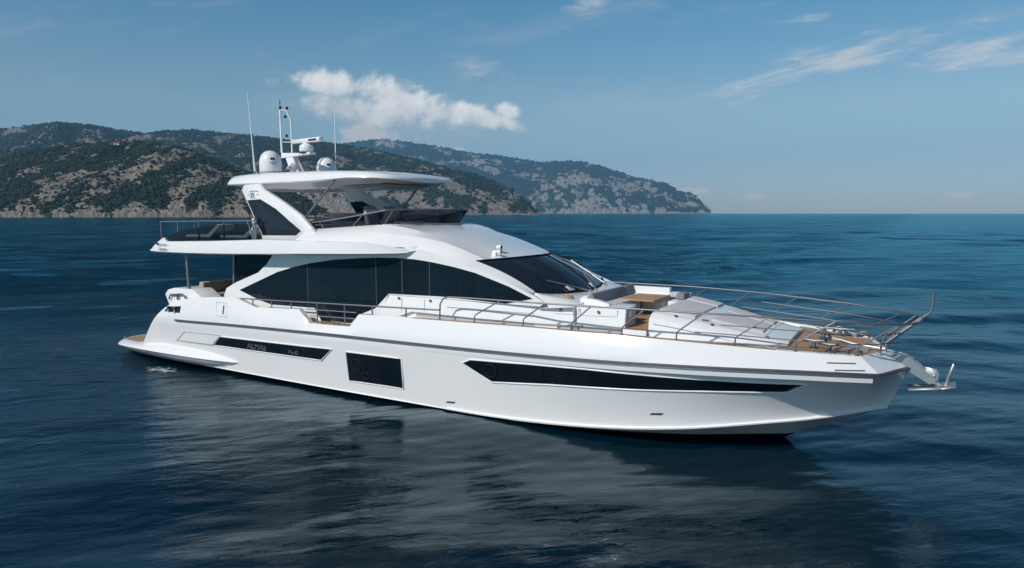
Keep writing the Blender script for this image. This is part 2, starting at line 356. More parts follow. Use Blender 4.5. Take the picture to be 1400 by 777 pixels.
def sea():
    N, C0 = 840, (14., -.5); gr = 2 * math.pi / N * 1.25
    rs = [0.001, .25]
    while rs[-1] < 5600: rs.append(rs[-1] * (1 + gr) if rs[-1] > 4 else rs[-1] + .06)
    rs = np.array(rs); th = np.arange(N) * 2 * math.pi / N
    X = C0[0] + rs[:, None] * np.cos(th)[None]; Y = C0[1] + rs[:, None] * np.sin(th)[None]; sp = (rs * gr)[:, None]
    Z = np.zeros_like(X); g = np.random.default_rng(5)
    wd = math.atan2(-AHEAD[1], -AHEAD[0]) + .25      # the swell comes in from seaward
    patch = fbm2(X / 38 + 9, Y / 38 + 4, 3, 4); pat = np.clip((patch - .33) / .34, .18, 1.25) * np.clip(1.35 - (X - 8) / 16, .55, 1.35)
    for i in range(110):
        lam = .42 * (26 / .42) ** (g.random() ** 1.1); k = 2 * math.pi / lam
        spread = .95 if lam < 3 else .5
        d = wd + g.normal() * spread; slope = (.0140 if lam < 1.6 else .0140) * (1. if lam < 7 else (7 / lam) ** .5); a = slope / k
        fade = np.clip((lam / sp - 2.5) / 3., 0, 1)
        ph = g.random() * 6.283
        Z += a * fade * (pat if lam < 6 else 1.) * np.sin(k * (X * math.cos(d) + Y * math.sin(d)) + ph)
    for lam, dd, sl, ph in ((.52, .22, .026, .4), (.74, -.18, .030, 3.), (1.1, .35, .024, 5.), (3.4, -.32, .034, 1.), (5.2, .10, .040, 2.3), (8.3, -.12, .040, 4.)):     # the longer run of the swell
        k = 2 * math.pi / lam; d = wd + dd; q = X * math.cos(d) + Y * math.sin(d); w_ = -X * math.sin(d) + Y * math.cos(d)
        grp = np.clip(2.2 * fbm2(q / (lam * 4) + 7, w_ / (lam * 9) + 3, 31 + int(lam * 5), 3) - .55, .1, 1.2)
        Z += sl / k * grp * np.clip((lam / sp - 2.5) / 3., 0, 1) * np.sin(k * q + .9 * np.sin(w_ / (lam * 2.3)) + ph)
    # two old wakes of a passing boat, far out: long low crests
    for (px0, y0, px1, y1, amp, wid) in ((560, 316, 1400, 331, .30, 1.6), (620, 311, 1240, 320, .24, 2.2)):
        def gp(px, y):
            D = 5.3 / ((y - 291.3) / FPX); return CAMP[:2] + D * (AHEAD[:2] + RIGHT[:2] * (px - 700) / FPX)
        A, B = gp(px0, y0), gp(px1, y1); t = (B - A) / np.linalg.norm(B - A); n = np.array([-t[1], t[0]]); L = np.linalg.norm(B - A)
        al = (X - A[0]) * t[0] + (Y - A[1]) * t[1]; ac = (X - A[0]) * n[0] + (Y - A[1]) * n[1] + 6 * np.sin(al / 31.) + 3 * np.sin(al / 11.)
        env = np.clip((al + 60) / 60, 0, 1) * np.clip((L + 80 - al) / 80, 0, 1) * (.35 + .65 * (fbm2(al / 14 + 3, ac / 60, 8, 2) > .48))
        Z += amp * env * (np.exp(-(ac / wid) ** 2) - .6 * np.exp(-((ac + 2.2 * wid) / wid) ** 2) + .5 * np.exp(-((ac + 4.6 * wid) / wid) ** 2))
    v = np.stack([X, Y, Z], -1).reshape(-1, 3); n = len(rs)
    i, j = np.meshgrid(np.arange(n - 1), np.arange(N), indexing='ij'); j2 = (j + 1) % N
    f = np.stack([i * N + j, (i + 1) * N + j, (i + 1) * N + j2, i * N + j2], -1).reshape(-1, 4)
    m = bpy.data.materials.new('sea_water'); m.use_nodes = True; k = NT(m.node_tree); b = k.n['Principled BSDF']
    b.inputs['Specular IOR Level'].default_value = 0.; b.inputs['Roughness'].default_value = 1.
    tc = k.new('ShaderNodeTexCoord').outputs['Object']
    # the open sea carries wavelets finer than the mesh; the lee beside the yacht is smooth
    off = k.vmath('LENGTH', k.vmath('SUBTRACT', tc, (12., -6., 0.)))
    gl = k.new('ShaderNodeBsdfGlossy'); k.inp(gl.inputs[0], k.mix(k.mapr(off, 7, 50), (.80, .94, 1.), (.36, .82, 1.)))  # polarised sky reflection put into the gloss colour, bluer away from the yacht
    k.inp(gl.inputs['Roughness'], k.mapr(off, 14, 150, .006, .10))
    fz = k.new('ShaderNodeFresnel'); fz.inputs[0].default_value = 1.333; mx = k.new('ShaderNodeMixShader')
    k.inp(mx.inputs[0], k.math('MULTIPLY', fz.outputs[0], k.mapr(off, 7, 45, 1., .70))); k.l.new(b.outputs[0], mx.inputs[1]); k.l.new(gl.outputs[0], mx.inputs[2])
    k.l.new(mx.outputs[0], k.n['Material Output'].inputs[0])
    deep = k.noise(tc, .02, 3, .5)
    k.inp(b.inputs['Base Color'], k.mix(k.mapr(deep, .35, .65), (.0001, .0080, .0165), (.0002, .0115, .0225)))
    # a little white water where the bilge outlet splashes by the stern
    fo = k.vmath('LENGTH', k.vmath('MULTIPLY', k.vmath('SUBTRACT', tc, (2.5, -3.35, 0.)), (.75, 1.9, 0.)))
    fn = k.math('ADD', k.math('MULTIPLY', k.math('SUBTRACT', 1., fo), .8), k.math('MULTIPLY', k.math('SUBTRACT', k.noise(tc, 4.5, 6, .7, .6), .5), 2.4)); foam = k.mapr(fn, .42, .75)
    body = k.mix(foam, k.mix(k.mapr(deep, .35, .65), (.0001, .0080, .0165), (.0002, .0115, .0225)), (.62, .66, .68)); k.inp(b.inputs['Base Color'], body)
    # ripples too fine for the mesh: several sizes, gathered in cat's-paw patches
    rot = k.new('ShaderNodeMapping'); rot.inputs['Rotation'].default_value = (0, 0, -wd); k.inp(rot.inputs['Vector'], tc); w = rot.outputs[0]
    st = k.vmath('MULTIPLY', w, (1.0, .55, 1.))
    h1 = k.noise(k.vmath('MULTIPLY', w, (1.0, .42, 1.)), 1.25, 3, .5, .6); h2 = k.noise(k.vmath('MULTIPLY', w, (1.0, .40, 1.)), 5.5, 5, .66, .8); h3 = k.noise(k.vmath('MULTIPLY', w, (1., .35, 1.)), .22, 3, .5, .4)
    pa = k.mapr(k.noise(tc, .055, 4, .55, .5), .36, .62, .25, 1.)
    h = k.math('ADD', k.math('MULTIPLY', h1, .30), k.math('MULTIPLY', h2, .10)); h = k.math('MULTIPLY', k.math('MULTIPLY', h, pa), k.math('MULTIPLY', k.mapr(off, 9, 45, .40, 1.15), k.mapr(k.sep(tc)[0], 19, 2, .55, 1.9)))
    h = k.math('ADD', h, k.math('MULTIPLY', h3, .50))
    bn = k.new('ShaderNodeBump'); bn.inputs['Strength'].default_value = 1.; bn.inputs['Distance'].default_value = SEA_BUMP
    k.inp(bn.inputs['Height'], h); k.l.new(bn.outputs[0], b.inputs['Normal']); k.l.new(bn.outputs[0], gl.inputs['Normal']); k.l.new(bn.outputs[0], fz.inputs['Normal'])
    return struct(np_mesh('sea', v, f, m))
SEA_BUMP = .40
sea()

# ------------------------------------------------------------------ the coast: hills, bushes, cottages
def terrain_mat(name, warm, S_=1.):
    m = bpy.data.materials.new(name); m.use_nodes = True; k = NT(m.node_tree); b = k.n['Principled BSDF']
    b.inputs['Roughness'].default_value = .95; b.inputs['Specular IOR Level'].default_value = .1
    at = k.new('ShaderNodeAttribute'); at.attribute_name = 'tone'; tc = k.vmath('SCALE', k.new('ShaderNodeTexCoord').outputs['Object'], None, 1 / S_)
    n1 = k.noise(tc, .05, 6, .68); n2 = k.noise(k.vmath('MULTIPLY', tc, (1, 1, .35)), .16, 5, .65)
    rock = k.mix(k.mapr(n2, .3, .68), (.055, .045, .04), warm)  # bump hollows coloured darker: crevice shade put into the rock colour
    veg = k.mix(k.mapr(n1, .32, .68), (.012, .020, .011), (.045, .052, .026))
    n3 = k.noise(k.vmath('MULTIPLY', tc, (1, 1, .6)), .11, 4, .6, .5)
    f = k.mapr(k.math('ADD', k.math('ADD', at.outputs['Fac'], k.math('MULTIPLY', k.math('SUBTRACT', n1, .5), 1.1)), k.math('MULTIPLY', k.math('SUBTRACT', n3, .5), 1.7)), .46, .60)
    k.inp(b.inputs['Base Color'], k.mix(f, veg, rock)); 
    bn = k.new('ShaderNodeBump'); bn.inputs['Strength'].default_value = .8; bn.inputs['Distance'].default_value = 4.
    k.inp(bn.inputs['Height'], n2); k.l.new(bn.outputs[0], b.inputs['Normal']); return m
def leaf_mat():
    m, k, b = mat('maquis_leaves', (.04, .06, .03), .9, spec=.1)
    at = k.new('ShaderNodeAttribute'); at.attribute_name = 'tone'
    k.inp(b.inputs['Base Color'], k.mix(at.outputs['Fac'], (.008, .016, .010), (.045, .058, .026))); return m
LEAF = leaf_mat()
ICO = None
def hill(name, sky, shore, depth, seed, rockamt, warm, res=(420, 110), nb=9000, bush=(3., 6.5), rough=1., S_=1.):
    """sky: ridge line as (bearing tangent*1000, height tangent*1000); shore: distance of the water's edge; depth: shore to ridge"""
    ns, nt = res; b0, b1 = sky[0][0], sky[-1][0]
    sb = np.linspace(b0, b1, ns); ridge = np.interp(sb, [p[0] for p in sky], [p[1] for p in sky]) / 1000.
    D0 = np.interp(sb, [p[0] for p in shore], [p[1] for p in shore]); dp = np.interp(sb, [p[0] for p in depth], [p[1] for p in depth])
    t = np.concatenate([np.linspace(0, 1, nt - 22), np.linspace(1, 1.7, 23)[1:]])
    D = D0[:, None] + dp[:, None] * t[None]; U = (sb / 1000.)[:, None] * np.ones_like(D)
    px = D * U; py = D
    g = np.where(t <= 1, np.minimum(1, t) ** .62, 1 - .6 * (np.maximum(t, 1) - 1) / .7)[None] * np.ones_like(D)
    big = fbm2(px / (210 * S_) + 50, py / (300 * S_) + 50, seed, 4) - .5; mid = 1 - np.abs(2 * fbm2(px / (75 * S_) + 20, py / (120 * S_) + 30, seed + 1, 5, .55) - 1) - .6
    fine = fbm2(px / (16 * S_) + 10, py / (16 * S_) + 70, seed + 2, 4, .6) - .5
    H = (ridge * (D0 + dp))[:, None]
    env = np.clip(t, 0, 1)[None] ** .5
    Z = H * g * (1 + .40 * big * env) + rough * (H * .20 * mid * env * np.clip(1.25 - t, .15, 1)[None] + 5.5 * S_ * fine * np.clip(t * 12, 0, 1)[None])
    ang = (Z / D); j = int(np.argmax(t >= 1)); mx = ang[:, : j + 12].max(1)
    ker = np.ones(9) / 9; f = (ridge / np.maximum(mx, 1e-4)); f = np.convolve(np.pad(f, 4, 'edge'), ker, 'valid')
    Z = Z * np.clip(f, .2, 3)[:, None]; Z[:, 0] = -2.
    gz = np.gradient(Z, axis=1) / np.maximum(np.gradient(D, axis=1), .1)
    rn = fbm2(px / (60 * S_) + 5, py / (85 * S_) + 2, seed + 4, 5, .58)
    low = np.clip(1 - Z / np.maximum(H * .95, 5), 0, 1)
    tone = .30 + (rn - .52) * 3.6 + (fbm2(px / (17 * S_), py / (26 * S_), seed + 6, 4, .6) - .5) * 2.2 + (rockamt - .5) * .5 + .42 * (low - .55) + .30 * (gz - .4)
    tone = np.where(Z < (1 + 5 * rn) * S_, .80, tone)
    def world(Dx, Ux, Zx):
        return np.stack([CAMP[0] + Dx * AHEAD[0] + Dx * Ux * RIGHT[0], CAMP[1] + Dx * AHEAD[1] + Dx * Ux * RIGHT[1], Zx], -1)
    v = world(D, U, Z + 5.3 * np.clip(t, 0, 1)[None]).reshape(-1, 3)
    i, jj = np.meshgrid(np.arange(ns - 1), np.arange(nt - 1), indexing='ij')
    fc = np.stack([i * nt + jj, (i + 1) * nt + jj, (i + 1) * nt + jj + 1, i * nt + jj + 1], -1).reshape(-1, 4)
    o = struct(np_mesh(name, v, fc, terrain_mat(name + '_ground', warm, S_), attr=np.clip(tone, 0, 1).ravel()))
    # bushes and low trees, thick where the ground is not bare rock, right up to the ridge
    q = np.random.default_rng(seed + 9); w8 = (np.clip(.66 - tone, 0.05, .5) * (D * dp[:, None])).ravel() * (t[None] < 1.12).astype(float).repeat(ns, 0).ravel(); w8 /= w8.sum()
    idx = q.choice(ns * nt, nb, p=w8); base = v[idx] + q.normal(0, 2.2 * S_, (nb, 3)) * (1, 1, .12)
    bm = bmesh.new(); bmesh.ops.create_icosphere(bm, subdivisions=1, radius=1); iv = np.array([w.co[:] for w in bm.verts]); fi = np.array([[w.index for w in p.verts] for p in bm.faces]); bm.free()
    size = q.uniform(*bush, nb) * q.uniform(.6, 1.15, nb); jit = 1 + q.normal(0, .22, (nb, len(iv)))
    P = iv[None] * jit[..., None] * size[:, None, None] * .5 * np.stack([q.uniform(.8, 1.5, nb), q.uniform(.8, 1.5, nb), q.uniform(.6, 1.25, nb)], -1)[:, None]
    P += base[:, None] + np.array([0, 0, .25])[None, None] * size[:, None, None]
    F = (fi[None] + (np.arange(nb) * len(iv))[:, None, None]).reshape(-1, 3)
    tn = np.repeat(np.clip(q.normal(.42, .25, nb), 0, 1), len(iv))
    struct(np_mesh('maquis', P.reshape(-1, 3), F, LEAF, smooth=False, attr=tn), 'stuff')
    return v.reshape(ns, nt, 3), sb, t
def k1(px): return (px - 700) / FPX * 1000
def kh(y): return (291.3 - y) / FPX * 1000
def line(*p): return [(k1(a), kh(b)) for a, b in p]
far = hill('far_headland', line((380, 216), (440, 203), (470, 199), (500, 194.5), (525, 192.5), (560, 197), (600, 202.5), (640, 210.5), (675, 213.5), (700, 217.5), (740, 223.5), (775, 221.5), (800, 223.5), (830, 230.5), (860, 241.5), (880, 245.5), (910, 251), (925, 261.5), (945, 265), (958, 276), (972, 291)),
     [(k1(380), 4500), (k1(972), 4500)], [(k1(380), 1500), (k1(740), 1050), (k1(930), 420), (k1(972), 100)], 21, .62, (.42, .38, .33), nb=16000, bush=(7., 16.), S_=2.6)
back = hill('back_ridge', line((-120, 190), (0, 180), (40, 175.5), (90, 169.5), (130, 173.5), (165, 179.5), (205, 184.5), (225, 182), (270, 180), (310, 184.5), (345, 187), (400, 194.5), (440, 196), (470, 199.5), (510, 206.5), (560, 217.5), (610, 229.5), (650, 239.5), (690, 255), (715, 270), (737, 291)),
     [(k1(-120), 1500), (k1(500), 1600), (k1(737), 1700)], [(k1(-120), 1200), (k1(200), 1150), (k1(500), 800), (k1(680), 250), (k1(737), 50)], 44, .62, (.33, .285, .24), res=(620, 130), nb=30000, bush=(3.5, 8.), S_=1.05)
front = hill('front_spur', line((-120, 240), (-40, 228), (0, 221), (30, 211), (60, 206), (110, 199.5), (150, 197), (200, 195), (250, 203), (290, 216), (330, 232), (370, 251), (410, 268), (450, 291)),
     [(k1(-120), 800), (k1(450), 840)], [(k1(-120), 320), (k1(150), 300), (k1(380), 110), (k1(450), 30)], 63, .78, (.35, .295, .24), nb=24000, bush=(1.8, 4.2), S_=.62)

def cottage(px, w, d, h, label, hillv):
    grid, sb, t = hillv; i = int(np.argmin(abs(sb - k1(px[0])))); col = grid[i]; rel = col - CAMP
    el = (rel[:, 2]) / (rel[:, :2] @ AHEAD[:2]); j = int(np.argmin(abs(el - kh(px[1]) / 1000) + 5 * (t > .99)))
    p = col[j]; r = thing('cottage', label, 'house', p, 'cottages on the hillside'); r.rotation_euler = (0, 0, HEAD + R(random.uniform(-12, 12)))
    b = MB(); b.box((-w / 2, -d / 2, -4), (w / 2, d / 2, h)); b.prism([(-w / 2, -d / 2, h), (-w / 2, d / 2, h), (-w / 2, 0, h + d * .22)], (w, 0, 0)); wall = b.build('wall', 'plaster', r)
    b = MB()
    for s in (-1, 1):
        b.prism([(-w / 2 - .5, s * (d / 2 + .6), h - .1), (-w / 2 - .5, 0, h + d * .22 + .12), (-w / 2 - .5, 0, h + d * .22 + .4), (-w / 2 - .5, s * (d / 2 + .6), h + .22)], (w + 1, 0, 0))
    b.build('roof', 'redroof', r)
    for s in (-.28, .12):
        b = MB(); b.box((w * s, -d / 2 - .12, h * .3), (w * s + 1.2, -d / 2 + .1, h * .75)); b.build('window', 'black', r)
cottage((82, 199.5), 8, 5, 2.6, 'red roofed cottage standing alone, furthest left on the hill', front)
cottage((97, 204), 5, 4, 2.2, 'small ochre cottage on the slope just below the lone left one', front)
cottage((134, 199.5), 7, 5, 2.6, 'red roofed cottage on the crest left of the long house', front)
cottage((164, 200), 14, 5.5, 2.8, 'long low house with red roof on the crest of the spur', front)
cottage((181, 205.5), 5, 4, 2.2, 'small pale cottage below the right end of the long house', front)

# ------------------------------------------------------------------ the air
def haze():
    b = MB(); b.box((-6600, -6600, -6), (6600, 6600, 560)); o = b.build('haze', 'black')
    m = bpy.data.materials.new('sea_haze'); m.use_nodes = True; k = NT(m.node_tree); k.n.clear()
    out = k.new('ShaderNodeOutputMaterial'); p = k.new('ShaderNodeVolumePrincipled')
    p.inputs['Color'].default_value = (.27, .62, .96, 1); p.inputs['Density'].default_value = HAZE; p.inputs['Anisotropy'].default_value = 0.
    k.l.new(p.outputs[0], out.inputs['Volume']); o.data.materials.clear(); o.data.materials.append(m); struct(o, 'stuff')
HAZE = .000115
haze()

# ------------------------------------------------------------------ the yacht: hull curves (X along, half breadth, height)
Y = thing('motor_yacht', 'white motor yacht with dark tinted windows and a hardtop, lying on the blue sea', 'yacht', (0, 0, 0))
Br = S((0.2, 2.72), (2, 2.88), (5, 2.98), (8, 3.02), (14, 3.02), (17, 2.97), (19, 2.84), (21, 2.45), (22.4, 2.02), (23.5, 1.58), (23.95, 1.33))
def br(x): return Br(x) if x < 23.95 else float(np.interp(x, [23.95, 24.47], [1.33, 0]))
Bc = S((0.2, 2.6), (2, 2.74), (5, 2.84), (8, 2.87), (14, 2.86), (17, 2.79), (19, 2.65), (21, 2.27), (22.4, 1.86), (23.4, 1.49))
def bc(x): return Bc(x) if x < 23.4 else float(np.interp(x, [23.4, 23.58, 24.06], [1.49, 1.38, 0]))
yc = S((0.2, 2.58), (5, 2.71), (12, 2.72), (16, 2.62), (18, 2.41), (20.2, 2.0), (21.6, 1.42), (22.6, .86), (23.6, .27), (24.07, 0.))
zc = S((0.2, .17), (12, .185), (16, .19), (18, .27), (20.2, .48), (21.7, .67), (22.6, .77), (24.07, 1.04))
zr = S((0.2, 1.60), (2.67, 1.64), (5.7, 1.74), (10.3, 1.84), (15, 1.90), (18, 1.96), (20.4, 2.01), (23.9, 2.00), (24.47, 1.97))
zt = I((.4, .62), (.6, .86), (.8, 1.10), (1.0, 1.32), (1.22, 1.53), (1.44, 1.71), (1.66, 1.86), (1.88, 1.99), (2.1, 2.10), (2.32, 2.195), (2.54, 2.27), (2.76, 2.325), (3.1, 2.385), (3.99, 2.49), (4.9, 2.57), (5.75, 2.61), (6.1, 2.53), (6.78, 2.37),
       (8.72, 2.45), (9.16, 2.06), (10.76, 2.10), (11.12, 2.48), (12.47, 2.51), (14.62, 2.54), (16.35, 2.57), (18.8, 2.57), (20, 2.53), (21.2, 2.48), (22.37, 2.42), (23.5, 2.37), (24.06, 2.29))
_bc = bc
def bc(x):
    if x > 3.2: return _bc(x)
    f = max(0., min(1., (zt(x) - 1.55) / .8)); return br(x) - (br(x) - _bc(x)) * f
XE = {'c': 24.07, 'r': 24.47, 't': 24.06}
def xs(u, k): return u if u < 20 else 20 + (u - 20) * (XE[k] - 20) / 4.47
def rail_z(u): x = xs(u, 'r'); return min(zr(x), zt(min(u, 24.0)) - .015) if u < 3 else zr(x)
def hull_row(u, w):      # w 0 chine .. 1 rub rail
    a = Vector((xs(u, 'c'), -yc(xs(u, 'c')), min(zc(xs(u, 'c')), 9))); b = Vector((xs(u, 'r'), -br(xs(u, 'r')), rail_z(u)))
    fl = 1 + .55 * max(0, min(1, (u - 15.5) / 6)); p = a.lerp(b, w); p.y = a.y + (b.y - a.y) * w ** fl
    if u < 3: p.z = a.z + (b.z - a.z) * w
    return p
def top_row(u, w):       # w 0 rub rail .. 1 cap
    a = Vector((xs(u, 'r'), -br(xs(u, 'r')), rail_z(u))); x = xs(u, 't'); b = Vector((x, -bc(x), zt(x)))
    p = a.lerp(b, w); p.y = a.y + (b.y - a.y) * (w ** 1.5 if u < 20 else w); return p
def hull_at(X, z):       # a point of the topsides from its station and height
    u = X
    for _ in range(12):
        lo, hi = 0., 1.
        for _ in range(18):
            w = (lo + hi) / 2
            if hull_row(u, w).z < z: lo = w
            else: hi = w
        p = hull_row(u, w); u += X - p.x
    if z > rail_z(u):
        lo, hi = 0., 1.
        for _ in range(18):
            w = (lo + hi) / 2
            if top_row(u, w).z < z: lo = w
            else: hi = w
        p = top_row(u, w)
    return p
US = sorted(set([round(x, 3) for x in list(np.arange(.4, 3, .22)) + list(np.arange(3, 20, .5)) + list(np.arange(20, 24.47, .2)) +
     [5.75, 6.1, 6.78, 8.72, 9.16, 10.76, 11.12, 23.93, 24.2, 24.35, 24.42, 24.47]]))
zk = I((0.2, -.85), (14, -.95), (18, -.85), (20, -.55), (21.2, -.22), (22, 0), (22.45, .3), (23.4, .68), (24.07, 1.04))
def hull(b):
    ws = [0, .12, .25, .4, .55, .7, .85, 1]
    for s in (1, -1):
        rows = []
        for u in US:
            x = xs(u, 'c'); k = Vector((x, 0, zk(x))); c = hull_row(u, 0); q = []
            for t in (0, .35, .7, 1): q.append(tuple(k.lerp(c + Vector((0, -.04 if u < 23 else 0, -.035)), t)))
            q += [tuple(hull_row(u, w)) for w in ws] + [tuple(top_row(u, w)) for w in (.35, .7, 1)]
            x = xs(u, 't'); i = Vector((x, -max(0, bc(x) - .15), zt(x))); q += [tuple(i), (i.x, i.y, min(i.z, deck_z(x)) - .02)]
            rows.append([p if s == 1 else mir(p) for p in q])
        b.loft(rows)
    a = [tuple(hull_row(.4, w)) for w in ws] + [tuple(top_row(.4, 1))]      # transom
    b.loft([a, [mir(p) for p in a]])
    prof = [top_row(u, 1) + Vector((0, .15, 0)) for u in US if u <= 2.5]; b.loft([[tuple(p) for p in prof], [mir(p) for p in prof]])
def deck_z(x): return float(np.interp(x, [.4, 2.4, 2.5, 10.8, 11.6, 12.6, 22.2, 24.1], [.6, 1.0, 2.03, 2.06, 2.10, 2.47, 2.44 - .06, 2.25]))
H = part('hull', 'hull', Y, hull)
def strip_along(fn, us, prof):   # a moulding: profile of (outward, up) offsets swept along a hull line
    secs = []
    for u in us:
        p = fn(u); secs.append(None); secs[-1] = (p, prof)
    for i in range(len(secs)):
        a_, c_ = secs[max(i - 1, 0)][0], secs[min(i + 1, len(secs) - 1)][0]; t = Vector((c_.x - a_.x, c_.y - a_.y)).normalized(); n = Vector((t.y, -t.x))
        if i == len(secs) - 1 and abs(secs[i][0].y) < .05: n = Vector((1, 0))
        secs[i] = (secs[i][0], secs[i][1], n)
    return [[(p.x + n.x * o, p.y + n.y * o, p.z + z) for o, z in pr] for p, pr, n in secs]
def both(b, secs, caps=True):
    b.loft(secs, closed=True, caps=caps); b.loft([[mir(p) for p in q] for q in secs], closed=True, caps=caps)
UR = [2.67] + [u for u in US if u > 2.7]
def rub(b):
    secs = strip_along(lambda u: hull_row(u, 1.), UR, [(-.02, -.035), (.05, -.02), (.05, .02), (-.02, .035)])
    both(b, secs)
part('rub_rail', 'chrome', H, rub, sharp=60)
def knuckle(b):
    us = [u for u in US if 12 <= u <= 23.9]
    both(b, strip_along(lambda u: hull_row(u, 1.) + Vector((0, .035 if u > 13 else .05, -.125)), us, [(-.06, -.05), (.012, -.05), (.03, .045), (-.06, .05)]))
part('topside_band', 'hull', H, knuckle, sharp=30)
def spray(b):
    us = [u for u in US if 14 <= u <= 24.2]
    both(b, strip_along(lambda u: hull_row(u, 0.), us, [(-.03, -.045), (.05, -.02), (.055, .01), (-.03, .04)]))
part('spray_rail', 'hull', H, spray, sharp=30)

def patch(b, up, lo, off=.008, n=28, m=4):   # a flush pane on the hull side between two (X, z) polylines, with a returned edge
    def samp(L, t):
        d = [0.]
        for i in range(1, len(L)): d.append(d[-1] + abs(L[i][0] - L[i - 1][0]) + .3 * abs(L[i][1] - L[i - 1][1]))
        s = t * d[-1]; return np.interp(s, d, [q[0] for q in L]), np.interp(s, d, [q[1] for q in L])
    for sgn in (1, -1):
        secs = []
        for i in range(n + 1):
            a, c = samp(up, i / n), samp(lo, i / n); q = []
            for j in range(m + 1):
                w = j / m; x, z = a[0] * (1 - w) + c[0] * w, a[1] * (1 - w) + c[1] * w; p = hull_at(x, z); q.append((p.x, (p.y - off) * sgn, p.z))
            f, g = q[0], q[-1]; q = [(f[0], f[1] + .03 * sgn, f[2])] + q + [(g[0], g[1] + .03 * sgn, g[2])]; secs.append(q)
        b.loft(secs, caps=True)
def rim(b, loop, r=.022, off=.006):
    for sgn in (1, -1):
        pts = []
        for i in range(len(loop)):
            a, c = loop[i], loop[(i + 1) % len(loop)]; n = max(1, int(abs(a[0] - c[0]) / .5))
            for t in range(n): p = hull_at(a[0] + (c[0] - a[0]) * t / n, a[1] + (c[1] - a[1]) * t / n); pts.append((p.x, (p.y - off) * sgn, p.z))
        pts.append(pts[0]); b.tube(pts, r, 6, False)
WINS = {'aft': ([(5.01, 1.29), (10.12, 1.397)], [(4.60, .946), (9.61, .999)]),
        'mid': ([(10.66, 1.383), (12.68, 1.403)], [(10.59, .503), (12.61, .531)]),
        'bow': ([(14.67, 1.51), (14.94, 1.629), (16.54, 1.70), (18.04, 1.735), (19.06, 1.728), (20.3, 1.716), (21.5, 1.70), (22.59, 1.695)], [(14.70, 1.49), (15.5, 1.101), (17.05, 1.223), (19.0, 1.319), (20.54, 1.409), (22.21, 1.455)])}
for key, (u_, l_) in WINS.items():
    wn = part('hull_window', 'hullglass', Y, lambda b: patch(b, u_, l_, n=60 if key == 'bow' else 24), sharp=50)
    part('window_frame', 'white', wn, lambda b: rim(b, u_ + l_[::-1]), sharp=60)
    for (x, z, r) in {'aft': [(8.85, 1.17, .12)], 'mid': [(11.0, 1.02, .17), (11.32, .74, .10)], 'bow': [(15.5, 1.40, .17)]}[key]:
        def ring(b):
            for sgn in (1, -1):
                pts = []
                for q in range(25):
                    p = hull_at(x + r * math.cos(q * math.pi / 12), z + r * math.sin(q * math.pi / 12)); pts.append((p.x, (p.y - .012) * sgn, p.z))
                b.tube(pts, .022, 6, False)
        part('porthole', 'black', wn, ring, sharp=70)
    if key == 'bow':
        for xx in (16.9, 18.6):
            def mull(b):
                zz = [float(np.interp(xx, [p[0] for p in L], [p[1] for p in L])) for L in (u_, l_)]
                for sgn in (1, -1):
                    q = [hull_at(xx + d, z) for d, z in ((0, zz[0] - .02), (0, (zz[0] + zz[1]) / 2), (0, zz[1] + .02))]; b.tube([(p.x, (p.y - .006) * sgn, p.z) for p in q], .016, 6)
            part('mullion', 'black', wn, mull)
def text(name, body, size, m, parent, loc, rot, shear=0., ext=.002, align='LEFT', bev=0., space=1.):
    c = bpy.data.curves.new(name, 'FONT'); c.body = body; c.size = size; c.extrude = ext; c.shear = shear; c.align_x = align; c.resolution_u = 3
    if bev: c.fill_mode = 'NONE'; c.bevel_depth = bev; c.extrude = 0
    c.space_character = space; t = bpy.data.objects.new('t', c); COL.objects.link(t); me = bpy.data.meshes.new_from_object(t.evaluated_get(bpy.context.evaluated_depsgraph_get())); COL.objects.unlink(t); bpy.data.objects.remove(t)
    me.name = name; me.materials.clear(); me.materials.append(M[m]); o = bpy.data.objects.new(name, me); COL.objects.link(o); o.parent = parent; o.location = loc; o.rotation_euler = rot; return o
awin = [o for o in bpy.data.objects if o.name == 'hull_window'][0]
for body, x in (('ALMAS', 6.35), ('ICE', 8.25)):
    p = hull_at(x + .4, 1.13); a = hull_at(x + 1, 1.13); text('lettering', body, .30, 'faint', awin, (x, p.y - .012, 1.03 + (x - 6) * .02), (R(90), 0, math.atan2(a.y - p.y, a.x - p.x)), bev=.006)
# raised panel with a grey surround ahead of the stern, side hatch, scuppers, mooring fairlead
def vent(b): patch(b, [(3.13, 1.24), (5.03, 1.31)], [(2.58, .915), (4.54, .967)], off=.03, n=14)
vp = part('side_panel', 'white', Y, vent, sharp=30)
part('panel_surround', 'grey', vp, lambda b: rim(b, [(3.08, 1.258), (5.10, 1.33), (4.58, .942), (2.47, .894)], .022, .004), sharp=60)
def hatch(b): rim(b, [(4.87, 2.41), (5.45, 2.41), (5.48, 1.985), (4.99, 1.97)], .008, .001)
hd = part('side_hatch', 'grey', Y, hatch, sharp=60)
part('hatch_handle', 'chrome', hd, lambda b: b.tube([tuple(hull_at(5.3, z) + Vector((0, -.02, 0))) for z in (2.05, 2.2, 2.34)], .014))
for x, z in ((14.05, .33), (19.45, .72)):
    part('scupper', 'chrome', H, lambda b: patch(b, [(x, z + .05), (x + .26, z + .07)], [(x - .05, z), (x + .2, z + .02)], off=.012, n=3, m=1))
for z0, x0, L in ((2.228, 23.13, .56), (2.09, 23.18, .56)):
    def slot(b):
        for sgn in (1, -1): b.tube([(p.x, (p.y - .005) * sgn, p.z) for p in [hull_at(x0 + L * t / 5, z0) for t in range(6)]], .013, 6)
    part('bulwark_slot', 'chrome', H, slot)
def fair(b): patch(b, [(2.10, 2.055), (2.92, 2.13)], [(1.92, 1.88), (2.90, 1.90)], off=.006, n=6, m=1)
fl = part('fairlead', 'black', Y, fair, sharp=40)
